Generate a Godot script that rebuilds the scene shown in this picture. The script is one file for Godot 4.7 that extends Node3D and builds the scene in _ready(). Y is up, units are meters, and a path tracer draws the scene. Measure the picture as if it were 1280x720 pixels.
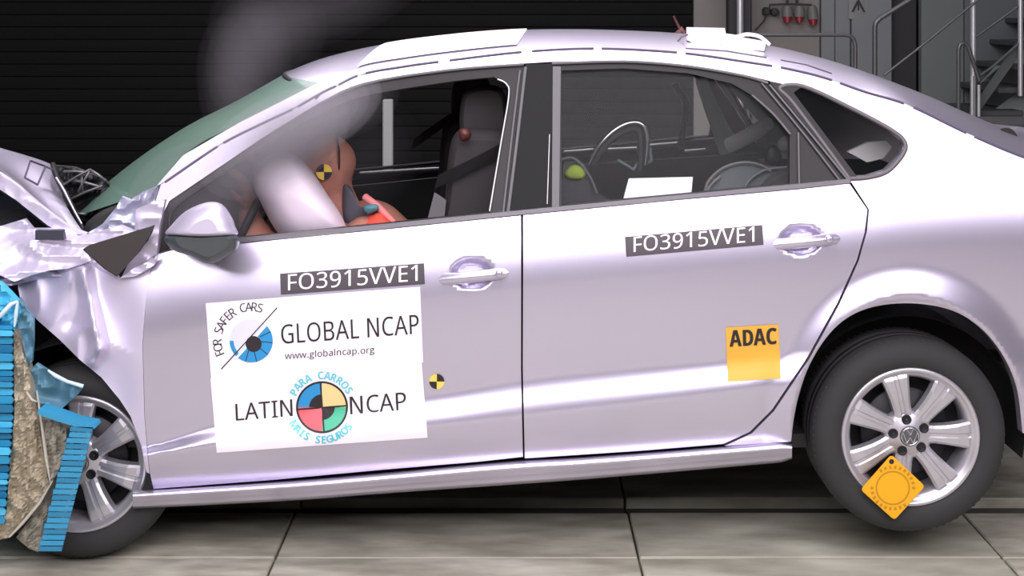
extends Node3D
# Laboratory crash of a silver saloon into a blue honeycomb barrier.
# x: towards the car's tail, y: up, z: towards the camera; the near flank of the car is at z = 0.

const DEEP := 3.7          # metres from the camera to the near flank
const LENS := 1628.0       # focal length in pixels of a 1280 x 720 frame
const EYE := 1.592         # camera height
const HORIZON := 20.0      # pixel row of the horizon
const ZC := -0.84          # centre plane of the car

var noise := FastNoiseLite.new()
var M := {}
var handles = [[590.0, 342.0, 30.0, 22.0], [1001.0, 300.0, 29.0, 21.0]]

# ------------------------------------------------------------------ helpers
func P(px: float, py: float, z: float) -> Vector3:
	var k := (DEEP - z) / LENS
	return Vector3((px - 640.0) * k, EYE - (py - HORIZON) * k, z)

func V(a: Array) -> PackedVector2Array:
	var out := PackedVector2Array()
	for i in range(0, a.size(), 2):
		out.append(Vector2(a[i], a[i + 1]))
	return out

func cv(a: PackedVector2Array, x: float) -> float:
	var n := a.size()
	if x <= a[0].x:
		return a[0].y + (a[1].y - a[0].y) / (a[1].x - a[0].x) * (x - a[0].x)
	if x >= a[n - 1].x:
		return a[n - 1].y + (a[n - 1].y - a[n - 2].y) / (a[n - 1].x - a[n - 2].x) * (x - a[n - 1].x)
	var i := 0
	while a[i + 1].x < x:
		i += 1
	var h := a[i + 1].x - a[i].x
	var t := (x - a[i].x) / h
	var s := (a[i + 1].y - a[i].y) / h
	var s0 := s if i == 0 else 0.5 * (s + (a[i].y - a[i - 1].y) / (a[i].x - a[i - 1].x))
	var s1 := s if i == n - 2 else 0.5 * (s + (a[i + 2].y - a[i + 1].y) / (a[i + 2].x - a[i + 1].x))
	return (1 + 2 * t) * (1 - t) * (1 - t) * a[i].y + t * (1 - t) * (1 - t) * h * s0 + t * t * (3 - 2 * t) * a[i + 1].y + t * t * (t - 1) * h * s1

func smooth_poly(a: PackedVector2Array, sub := 4, closed := true) -> PackedVector2Array:
	var out := PackedVector2Array()
	var n := a.size()
	for i in (n if closed else n - 1):
		var p0 = a[(i - 1 + n) % n] if closed or i > 0 else a[0]
		var p3 = a[(i + 2) % n] if closed or i < n - 2 else a[n - 1]
		for k in sub:
			out.append(a[i].cubic_interpolate(a[(i + 1) % n], p0, p3, float(k) / sub))
	if not closed:
		out.append(a[n - 1])
	return out

func new_st() -> SurfaceTool:
	var st := SurfaceTool.new()
	st.begin(Mesh.PRIMITIVE_TRIANGLES)
	return st

func t3n(st: SurfaceTool, a: Vector3, b: Vector3, c: Vector3, na: Vector3, nb: Vector3, nc: Vector3) -> void:
	if (b - a).cross(c - a).dot(na + nb + nc) > 0.0:
		var t := b
		b = c
		c = t
		t = nb
		nb = nc
		nc = t
	st.set_normal(na)
	st.add_vertex(a)
	st.set_normal(nb)
	st.add_vertex(b)
	st.set_normal(nc)
	st.add_vertex(c)

func t3(st: SurfaceTool, a: Vector3, b: Vector3, c: Vector3, away: Vector3) -> void:
	var n := (b - a).cross(c - a)
	if n.length_squared() < 1e-16:
		return
	n = n.normalized()
	if n.dot((a + b + c) / 3.0 - away) < 0:
		n = -n
	t3n(st, a, b, c, n, n, n)

func quad(st: SurfaceTool, a: Vector3, b: Vector3, c: Vector3, d: Vector3, away: Vector3) -> void:
	t3(st, a, b, c, away)
	t3(st, a, c, d, away)

func quad_n(st: SurfaceTool, a: Vector3, b: Vector3, c: Vector3, d: Vector3, na: Vector3, nb: Vector3, nc: Vector3, nd: Vector3) -> void:
	t3n(st, a, b, c, na, nb, nc)
	t3n(st, a, c, d, na, nc, nd)

func box(st: SurfaceTool, c: Vector3, size: Vector3, bev := 0.0, turn := Basis()) -> void:
	var h := size / 2.0
	var b: float = minf(bev, minf(h.x, minf(h.y, h.z)) * 0.95)
	var v = func(ax: int, s: Vector3) -> Vector3:
		var q := Vector3(s.x * (h.x - b), s.y * (h.y - b), s.z * (h.z - b))
		q[ax] = s[ax] * h[ax]
		return c + turn * q
	for ax in 3:
		var u := (ax + 1) % 3
		var w := (ax + 2) % 3
		for s in [-1.0, 1.0]:
			var k := []
			for e in [[-1, -1], [1, -1], [1, 1], [-1, 1]]:
				var sg := Vector3()
				sg[ax] = s
				sg[u] = e[0]
				sg[w] = e[1]
				k.append(v.call(ax, sg))
			quad(st, k[0], k[1], k[2], k[3], c)
			if b > 0.0:
				for s2 in [-1.0, 1.0]:
					var lo := Vector3()
					lo[ax] = s
					lo[u] = s2
					lo[w] = -1
					var hi := lo
					hi[w] = 1
					quad(st, v.call(ax, lo), v.call(ax, hi), v.call(u, hi), v.call(u, lo), c)
	if b > 0.0:
		for sx in [-1, 1]:
			for sy in [-1, 1]:
				for sz in [-1, 1]:
					var s := Vector3(sx, sy, sz)
					t3(st, v.call(0, s), v.call(1, s), v.call(2, s), c)

func tube(st: SurfaceTool, pts: PackedVector3Array, r, sides := 8, closed := false) -> void:
	# r: one radius, or one per point
	var n := pts.size()
	var rings := []
	var norms := []
	var up := Vector3(0.123, 0.77, 0.61).normalized()
	for i in n:
		var d: Vector3
		if closed:
			d = pts[(i + 1) % n] - pts[(i - 1 + n) % n]
		else:
			d = pts[mini(i + 1, n - 1)] - pts[maxi(i - 1, 0)]
		d = d.normalized()
		var a := (up - d * up.dot(d))
		if a.length() < 1e-3:
			a = d.cross(Vector3(1, 0.2, 0.1))
		a = a.normalized()
		up = a
		var b := d.cross(a)
		var ring := []
		var nn := []
		var rr: float = r if (r is float or r is int) else r[i]
		for k in sides:
			var t := TAU * k / sides
			var o := a * cos(t) + b * sin(t)
			ring.append(pts[i] + o * rr)
			nn.append(o)
		rings.append(ring)
		norms.append(nn)
	for i in (n if closed else n - 1):
		var j := (i + 1) % n
		for k in sides:
			var m := (k + 1) % sides
			quad_n(st, rings[i][k], rings[i][m], rings[j][m], rings[j][k], norms[i][k], norms[i][m], norms[j][m], norms[j][k])
	if not closed:
		for e in [0, n - 1]:
			var into: Vector3 = pts[1 if e == 0 else n - 2]
			for k in range(1, sides - 1):
				t3(st, rings[e][0], rings[e][k], rings[e][k + 1], into)

func lathe(st: SurfaceTool, c: Vector3, prof: PackedVector2Array, seg := 48, sharp := false, a0 := 0.0, a1 := TAU) -> void:
	# prof: (radius, z offset); spun about the z axis through c; outside lies to the left of the profile's direction
	var n := prof.size()
	for i in n - 1:
		var d := (prof[i + 1] - prof[i]).normalized()
		var d0 := d if i == 0 or sharp else ((prof[i] - prof[i - 1]).normalized() + d).normalized()
		var d1 := d if i == n - 2 or sharp else ((prof[i + 2] - prof[i + 1]).normalized() + d).normalized()
		for k in seg:
			var q := []
			var nn := []
			for e in [[0, 0], [0, 1], [1, 1], [1, 0]]:
				var t = a0 + (a1 - a0) * (k + e[1]) / seg
				var p := prof[i + e[0]]
				var dd := d1 if e[0] else d0
				var pt := c + Vector3(cos(t) * p.x, sin(t) * p.x, p.y)
				q.append(pt)
				nn.append(Vector3(cos(t) * -dd.y, sin(t) * -dd.y, dd.x))
			quad_n(st, q[0], q[1], q[2], q[3], nn[0], nn[1], nn[2], nn[3])

func inflate(st: SurfaceTool, outline: PackedVector2Array, rings: Array, mid := Vector2(-1, -1)) -> void:
	# a rounded solid: the pixel outline repeated at rings of [z, scale], shrunk towards its middle
	var n := outline.size()
	if mid.x < 0:
		mid = Vector2()
		for p in outline:
			mid += p / n
	var R := []
	for g in rings:
		var ring := []
		for p in outline:
			var q: Vector2 = mid + (p - mid) * float(g[1])
			ring.append(P(q.x, q.y, g[0]))
		R.append(ring)
	var nm := []
	for i in R.size():
		var nn := []
		for k in n:
			var a: Vector3 = R[i][(k + 1) % n] - R[i][(k - 1 + n) % n]
			var b: Vector3 = R[mini(i + 1, R.size() - 1)][k] - R[maxi(i - 1, 0)][k]
			var c := a.cross(b).normalized()
			var away: Vector3 = R[i][k] - P(mid.x, mid.y, (float(rings[0][0]) + float(rings[-1][0])) / 2.0)
			nn.append(c if c.dot(away) > 0 else -c)
		nm.append(nn)
	for i in R.size() - 1:
		for k in n:
			var m := (k + 1) % n
			quad_n(st, R[i][k], R[i][m], R[i + 1][m], R[i + 1][k], nm[i][k], nm[i][m], nm[i + 1][m], nm[i + 1][k])
	var tris := Geometry2D.triangulate_polygon(outline)
	for e in [0, R.size() - 1]:
		var away := P(mid.x, mid.y, (float(rings[0][0]) + float(rings[-1][0])) / 2.0)
		for i in range(0, tris.size(), 3):
			t3(st, R[e][tris[i]], R[e][tris[i + 1]], R[e][tris[i + 2]], away)

func ball(z: float, half: float, steps := 8, flat := 1.0) -> Array:
	var out := []
	for i in steps + 1:
		var t := -PI / 2 + PI * i / steps
		out.append([z + half * sin(t), maxf(0.02, pow(cos(t), flat))])
	return out

func slab(z0: float, z1: float, bev: float, shrink := 0.94) -> Array:
	return [[z0, shrink], [z0 + bev, 1.0], [z1 - bev, 1.0], [z1, shrink]]

func sheet_normal(zf: Callable, x: float, y: float) -> Vector3:
	var e := 0.7
	var a := P(x + e, y, zf.call(x + e, y)) - P(x - e, y, zf.call(x - e, y))
	var b := P(x, y - e, zf.call(x, y - e)) - P(x, y + e, zf.call(x, y + e))
	return a.cross(b).normalized()

func panel(st: SurfaceTool, poly: PackedVector2Array, zf: Callable, cell := 6.0, skirt := 0.012, holes := [], lift := 0.0, faceted := false) -> void:
	# sheet metal: the polygon cut into small cells that follow the depth zf(px, py), with edges turned in by skirt
	var lo := poly[0]
	var hi := poly[0]
	for p in poly:
		lo = lo.min(p)
		hi = hi.max(p)
	var cache := {}
	var at = func(p: Vector2) -> Array:
		if not cache.has(p):
			cache[p] = [P(p.x, p.y, zf.call(p.x, p.y) + lift), sheet_normal(zf, p.x, p.y)]
		return cache[p]
	var loops := [poly] + holes
	var segs := []
	for l in loops:
		for i in l.size():
			segs.append([l[i], l[(i + 1) % l.size()]])
	var nx := int(ceil((hi.x - lo.x) / cell))
	var ny := int(ceil((hi.y - lo.y) / cell))
	var edge := {}
	for s in segs:
		var steps := int(ceil(s[0].distance_to(s[1]) / (cell * 0.25))) + 1
		for k in steps + 1:
			var q: Vector2 = s[0].lerp(s[1], float(k) / steps)
			edge[Vector2i(int(floor((q.x - lo.x) / cell)), int(floor((q.y - lo.y) / cell)))] = true
	for i in nx:
		for j in ny:
			var a := lo + Vector2(i, j) * cell
			var sq := PackedVector2Array([a, a + Vector2(cell, 0), a + Vector2(cell, cell), a + Vector2(0, cell)])
			var pieces := []
			if edge.has(Vector2i(i, j)):
				pieces = Geometry2D.intersect_polygons(sq, poly)
				for h in holes:
					var next := []
					for q in pieces:
						next.append_array(Geometry2D.clip_polygons(q, h))
					pieces = next
			else:
				var m := a + Vector2(cell, cell) / 2
				var inside := Geometry2D.is_point_in_polygon(m, poly)
				for h in holes:
					inside = inside and not Geometry2D.is_point_in_polygon(m, h)
				if inside:
					pieces = [sq]
			for q in pieces:
				var tr := Geometry2D.triangulate_polygon(q)
				for k in range(0, tr.size(), 3):
					var A = at.call(q[tr[k]])
					var B = at.call(q[tr[k + 1]])
					var C = at.call(q[tr[k + 2]])
					if faceted:
						t3(st, A[0], B[0], C[0], A[0] - Vector3(0, 0, 1))
					else:
						t3n(st, A[0], B[0], C[0], A[1], B[1], C[1])
	if skirt > 0.0:
		for l in loops:
			var is_hole: bool = l != poly
			var sgn := 1.0 if Geometry2D.is_polygon_clockwise(l) != is_hole else -1.0
			for i in l.size():
				var s0: Vector2 = l[i]
				var s1: Vector2 = l[(i + 1) % l.size()]
				var steps := int(ceil(s0.distance_to(s1) / cell))
				for k in steps:
					var p := s0.lerp(s1, float(k) / steps)
					var q := s0.lerp(s1, float(k + 1) / steps)
					var zp: float = zf.call(p.x, p.y) + lift
					var zq: float = zf.call(q.x, q.y) + lift
					var d := (q - p).normalized()
					var n := Vector3(d.y, d.x, 0) * -sgn
					quad_n(st, P(p.x, p.y, zp), P(q.x, q.y, zq), P(q.x, q.y, zq) - Vector3(0, 0, skirt), P(p.x, p.y, zp) - Vector3(0, 0, skirt), n, n, n, n)

func loft(st: SurfaceTool, f: Callable, nu: int, nv: int, up: Vector3) -> void:
	# a smooth sheet f(u, v), u and v in 0..1, whose normals lean towards up
	var pts := []
	var nrm := []
	for i in nu + 1:
		var row := []
		var nr := []
		for j in nv + 1:
			var u := float(i) / nu
			var v := float(j) / nv
			row.append(f.call(u, v))
			var e := 0.004
			var du: Vector3 = f.call(minf(u + e, 1), v) - f.call(maxf(u - e, 0), v)
			var dv: Vector3 = f.call(u, minf(v + e, 1)) - f.call(u, maxf(v - e, 0))
			var n := du.cross(dv).normalized()
			nr.append(n if n.dot(up) > 0 else -n)
		pts.append(row)
		nrm.append(nr)
	for i in nu:
		for j in nv:
			quad_n(st, pts[i][j], pts[i + 1][j], pts[i + 1][j + 1], pts[i][j + 1], nrm[i][j], nrm[i + 1][j], nrm[i + 1][j + 1], nrm[i][j + 1])

func nets(st: SurfaceTool, bones: Array, cell: float, k: float) -> void:
	# one continuous skin round tapered bones [a, b, ra, rb] (surface nets of their smooth union)
	var lo := Vector3(1e9, 1e9, 1e9)
	var hi := -lo
	for b in bones:
		for e in 2:
			var r: Vector3 = Vector3.ONE * (float(b[2 + e]) + k + cell * 2)
			lo = lo.min(b[e] - r)
			hi = hi.max(b[e] + r)
	var n := Vector3i(((hi - lo) / cell).ceil()) + Vector3i.ONE
	var f := PackedFloat32Array()
	f.resize(n.x * n.y * n.z)
	f.fill(1.0)
	for b in bones:
		var A: Vector3 = b[0]
		var B: Vector3 = b[1]
		var ra: float = b[2]
		var rb: float = b[3]
		var grow := Vector3.ONE * (maxf(ra, rb) + k + cell * 2)
		var i0 := Vector3i(((A.min(B) - grow - lo) / cell).floor()).clamp(Vector3i.ZERO, n - Vector3i.ONE)
		var i1 := Vector3i(((A.max(B) + grow - lo) / cell).ceil()).clamp(Vector3i.ZERO, n - Vector3i.ONE)
		var ab := B - A
		var l2 := maxf(ab.length_squared(), 1e-9)
		for x in range(i0.x, i1.x + 1):
			for y in range(i0.y, i1.y + 1):
				var base := (x * n.y + y) * n.z
				for z in range(i0.z, i1.z + 1):
					var p := lo + Vector3(x, y, z) * cell - A
					var t := clampf(p.dot(ab) / l2, 0.0, 1.0)
					var d := (p - ab * t).length() - lerpf(ra, rb, t)
					var o := f[base + z]
					var h := maxf(k - absf(d - o), 0.0) / k
					f[base + z] = minf(d, o) - h * h * k * 0.25
	var at := func(x: int, y: int, z: int) -> float: return f[(x * n.y + y) * n.z + z]
	var vert := {}
	var norm := {}
	for x in n.x - 1:
		for y in n.y - 1:
			for z in n.z - 1:
				var c := PackedFloat32Array()
				var base := (x * n.y + y) * n.z + z
				for d in [0, 1, n.z, n.z + 1, n.y * n.z, n.y * n.z + 1, n.y * n.z + n.z, n.y * n.z + n.z + 1]:
					c.append(f[base + d])
				var neg := 0
				for v in c:
					if v < 0:
						neg += 1
				if neg == 0 or neg == 8:
					continue
				var sum := Vector3()
				var cnt := 0
				for a in 8:
					for bit in [1, 2, 4]:
						if a & bit:
							continue
						var b2: int = a | bit
						if (c[a] < 0) != (c[b2] < 0):
							var t := c[a] / (c[a] - c[b2])
							var pa := Vector3((a >> 2) & 1, (a >> 1) & 1, a & 1)
							var pb := Vector3((b2 >> 2) & 1, (b2 >> 1) & 1, b2 & 1)
							sum += pa.lerp(pb, t)
							cnt += 1
				var key := Vector3i(x, y, z)
				vert[key] = lo + (Vector3(x, y, z) + sum / cnt) * cell
				norm[key] = Vector3(c[4] + c[5] + c[6] + c[7] - c[0] - c[1] - c[2] - c[3], c[2] + c[3] + c[6] + c[7] - c[0] - c[1] - c[4] - c[5], c[1] + c[3] + c[5] + c[7] - c[0] - c[2] - c[4] - c[6]).normalized()
	for key in vert:
		for ax in 3:
			var e := Vector3i()
			e[ax] = 1
			var u := Vector3i()
			u[(ax + 1) % 3] = 1
			var w := Vector3i()
			w[(ax + 2) % 3] = 1
			if (at.call(key.x, key.y, key.z) < 0) == (at.call(key.x + e.x, key.y + e.y, key.z + e.z) < 0):
				continue
			var q := [key, key - u, key - u - w, key - w]
			if q.all(func(i): return vert.has(i)):
				quad_n(st, vert[q[0]], vert[q[1]], vert[q[2]], vert[q[3]], norm[q[0]], norm[q[1]], norm[q[2]], norm[q[3]])

func obj(called: String, shape, m: Material, parent: Node = self) -> MeshInstance3D:
	# commits a shape (a SurfaceTool in world coordinates, or a mesh) as one named mesh
	var o := MeshInstance3D.new()
	o.name = called
	o.mesh = shape.commit() if shape is SurfaceTool else shape
	o.material_override = m
	parent.add_child(o, true)
	o.global_transform = Transform3D()
	return o

func layered(called: String, shapes: Array, parent: Node) -> MeshInstance3D:
	# one mesh printed in several inks: [[SurfaceTool, material], ...]
	var mesh := ArrayMesh.new()
	var o := MeshInstance3D.new()
	o.name = called
	for s in shapes:
		s[0].commit(mesh)
		mesh.surface_set_material(mesh.get_surface_count() - 1, s[1])
	o.mesh = mesh
	parent.add_child(o, true)
	o.global_transform = Transform3D()
	return o

func mirrored(m: Mesh) -> ArrayMesh:
	var st := new_st()
	var a := m.surface_get_arrays(0)
	var v: PackedVector3Array = a[Mesh.ARRAY_VERTEX]
	var n: PackedVector3Array = a[Mesh.ARRAY_NORMAL]
	for i in range(0, v.size(), 3):
		for k in [0, 2, 1]:
			st.set_normal(Vector3(n[i + k].x, n[i + k].y, -n[i + k].z))
			st.add_vertex(Vector3(v[i + k].x, v[i + k].y, 2 * ZC - v[i + k].z))
	return st.commit()

func both(called: String, st: SurfaceTool, m: Material, parent: Node, far_parent: Node = null) -> MeshInstance3D:
	var o := obj(called, st, m, parent)
	obj(called, mirrored(o.mesh), m, far_parent if far_parent else parent)
	return o

func thing(called: String, label: String, category: String, at := Vector3.ZERO, group := "") -> Node3D:
	var o := Node3D.new()
	o.name = called
	add_child(o, true)
	o.position = at
	tag(o, label, category, group)
	return o

func part_root(called: String, at: Vector3, parent: Node) -> Node3D:
	var o := Node3D.new()
	o.name = called
	parent.add_child(o, true)
	o.global_position = at
	return o

func tag(o: Node, label: String, category: String, group := "") -> void:
	o.set_meta("label", label)
	o.set_meta("category", category)
	if group:
		o.set_meta("group", group)

func mat(c: Color, rough := 0.6, metal := 0.0, spec := 0.5) -> StandardMaterial3D:
	var m := StandardMaterial3D.new()
	m.albedo_color = c
	m.roughness = rough
	m.metallic = metal
	m.metallic_specular = spec
	return m

func speckle(lo: Color, hi: Color, freq: float, scale: float, rough: float, oct := 5, stretch := Vector3.ONE) -> StandardMaterial3D:
	var m := mat(Color.WHITE, rough)
	var t := NoiseTexture2D.new()
	var n := FastNoiseLite.new()
	n.seed = 7
	n.frequency = freq
	n.fractal_octaves = oct
	t.noise = n
	t.width = 512
	t.height = 512
	t.seamless = true
	var g := Gradient.new()
	g.set_color(0, lo)
	g.set_color(1, hi)
	t.color_ramp = g
	m.albedo_texture = t
	m.uv1_triplanar = true
	m.uv1_world_triplanar = true
	m.uv1_scale = stretch * scale
	return m

# ------------------------------------------------------------------ lettering
var glyphs := {}
func glyph_tris(s: String, bold := false) -> Array:
	# [triangles in em units, width]
	var key := s + ("*" if bold else "")
	if not glyphs.has(key):
		var tm := TextMesh.new()
		var f := SystemFont.new()
		f.font_names = PackedStringArray(["Droid Sans"])
		f.font_weight = 700 if bold else 400
		tm.font = f
		tm.text = s
		tm.font_size = 64
		tm.pixel_size = 0.01
		tm.depth = 0.0
		tm.curve_step = 0.8
		var a := tm.get_mesh_arrays()
		var v: PackedVector3Array = a[Mesh.ARRAY_VERTEX]
		var idx = a[Mesh.ARRAY_INDEX]
		var out := PackedVector2Array()
		var lo := Vector2(1e9, 1e9)
		var hi := -lo
		var order = idx if idx != null and idx.size() else range(v.size())
		for i in order:
			var p := Vector2(v[i].x, v[i].y)
			out.append(p)
			lo = lo.min(p)
			hi = hi.max(p)
		glyphs[key] = [out, lo, hi]
	return glyphs[key]

func cap_height(bold := false) -> Array:
	var g := glyph_tris("H", bold)
	return [g[1].y, g[2].y]

func letters(st: SurfaceTool, s: String, base: Vector2, along: Vector2, up: Vector2, zf: Callable, off: float, bold := false) -> void:
	# base: pixel of the lower left corner; along: the whole word's run; up: the capitals' height
	var g := glyph_tris(s, bold)
	var cap := cap_height(bold)
	var lo: Vector2 = g[1]
	var hi: Vector2 = g[2]
	var tris: PackedVector2Array = g[0]
	for i in range(0, tris.size() - 2, 3):
		var q := []
		for k in 3:
			var p := tris[i + k]
			var w = base + along * ((p.x - lo.x) / (hi.x - lo.x)) + up * ((p.y - cap[0]) / (cap[1] - cap[0]))
			q.append(P(w.x, w.y, zf.call(w.x, w.y) + off))
		t3(st, q[0], q[1], q[2], q[0] - Vector3(0, 0, 1))

func arc_letters(st: SurfaceTool, s: String, mid: Vector2, radius: float, from_deg: float, to_deg: float, h: float, zf: Callable, off: float, outward := true, bold := false) -> void:
	# letters on a circle, clockwise from from_deg; outward: their feet point at the middle
	var cap := cap_height(bold)
	for i in s.length():
		if s[i] == " ":
			continue
		var a := deg_to_rad(lerpf(from_deg, to_deg, (i + 0.5) / s.length()))
		var dir := Vector2(cos(a), -sin(a))
		var up := dir if outward else -dir
		var run := Vector2(-up.y, up.x)
		var g := glyph_tris(s[i], bold)
		var k: float = h / (cap[1] - cap[0])
		var base = mid + dir * radius - run * (g[2].x - g[1].x) * k / 2
		letters(st, s[i], base, run * (g[2].x - g[1].x) * k, up * h, zf, off, bold)

func disc(st: SurfaceTool, mid: Vector2, r0: float, r1: float, from_deg: float, to_deg: float, zf: Callable, off: float, tilt := 0.0) -> void:
	var n := int(maxf(4, absf(to_deg - from_deg) / 8))
	for i in n:
		var q := []
		for e in [[r0, i], [r1, i], [r1, i + 1], [r0, i + 1]]:
			var a := deg_to_rad(lerpf(from_deg, to_deg, float(e[1]) / n) + tilt)
			var w := mid + Vector2(cos(a), -sin(a)) * float(e[0])
			q.append(P(w.x, w.y, zf.call(w.x, w.y) + off))
		quad(st, q[0], q[1], q[2], q[3], q[0] - Vector3(0, 0, 1))

func flat_poly(st: SurfaceTool, poly: PackedVector2Array, zf: Callable, off: float, cell := 12.0) -> void:
	panel(st, poly, zf, cell, 0.0, [], off)

# ------------------------------------------------------------------ the flank of the car
var BELT := V([100, 330, 195, 316, 300, 303, 480, 286, 655, 267, 850, 249, 1000, 235, 1065, 227, 1130, 217, 1280, 212, 1460, 235])
var CREASE := V([100, 566, 190, 556, 267, 531, 400, 512, 560, 490, 652, 474, 905, 449, 985, 441, 1100, 430, 1460, 420])
var LEDGE := V([100, 574, 190, 568, 267, 557, 400, 547, 560, 531, 652, 521, 833, 500, 985, 480, 1100, 462, 1460, 450])
var SILL := V([100, 620, 160, 614, 390, 598, 466, 591, 720, 571, 990, 550, 1460, 520])

func side(x: float, y: float) -> float:
	var b := cv(BELT, x)
	var z := 0.0
	if y < b:
		z = -0.05 - 0.2 * (b - y) / 190.0
	else:
		var c1 := cv(CREASE, x)
		var c2 := cv(LEDGE, x)
		var amt := smoothstep(1040.0, 930.0, x)
		var t := (y - b) / (c1 - b)
		if t < 0.45:
			z = -0.05 * pow(1.0 - t / 0.45, 1.8)
		elif t < 1.0:
			var s := (t - 0.45) / 0.55
			z = -0.014 * s * s
		else:
			var u := clampf((y - c1) / (c2 - c1), 0.0, 1.0)
			z = -0.014 + 0.024 * amt * u * u * (3.0 - 2.0 * u)
			if y > c2:
				var w := (y - c2) / maxf(cv(SILL, x) - c2, 30.0)
				z -= lerpf(0.02, 0.035, amt) * pow(w, 1.25)
	for h in handles:
		var d := Vector2((x - h[0]) / h[2], (y - h[1]) / h[3]).length()
		if d < 1.0:
			z -= 0.02 * smoothstep(1.0, 0.55, d)
	if x > 930.0:
		var r := Vector2((x - 1136.0) / 141.0, (y - 545.0) / 166.0).length()
		if r < 1.3:
			var q := clampf((1.3 - r) / 0.3, 0.0, 1.0)
			z += 0.03 * q * q * (3.0 - 2.0 * q) - 0.012 * smoothstep(1.06, 1.0, r)
	return z

func ridge(x: float, y: float, k: float, o := 0.0) -> float:
	return 1.0 - 2.0 * absf(noise.get_noise_2d(x * k + o, y * k + o * 1.7))

func seg_dist(p: Vector2, a: Vector2, b: Vector2) -> float:
	return p.distance_to(Geometry2D.get_closest_point_to_segment(p, a, b))

func fender(x: float, y: float) -> float:
	var w := smoothstep(190.0, 120.0, x)
	var z := side(x, y) * (1.0 - 0.5 * w)
	z += w * (0.016 * ridge(x, y * 0.5, 0.6) - 0.02)
	z += 0.045 * exp(-pow(seg_dist(Vector2(x, y), Vector2(104, 338), Vector2(124, 436)) / 9.0, 2.0))
	z += 0.035 * exp(-pow(seg_dist(Vector2(x, y), Vector2(124, 436), Vector2(116, 452)) / 8.0, 2.0))
	z -= 0.03 * exp(-pow(seg_dist(Vector2(x, y), Vector2(100, 372), Vector2(92, 400)) / 16.0, 2.0))
	z -= 0.05 * smoothstep(110.0, 20.0, x)
	return z

func crushed(x: float, y: float) -> float:
	return -0.04 - 0.0012 * (345.0 - y) + 0.03 * ridge(x * 0.5, y * 1.4, 0.9, 40.0) * 0.5 + 0.001 * ridge(x, y, 2.6, 9.0)

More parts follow.
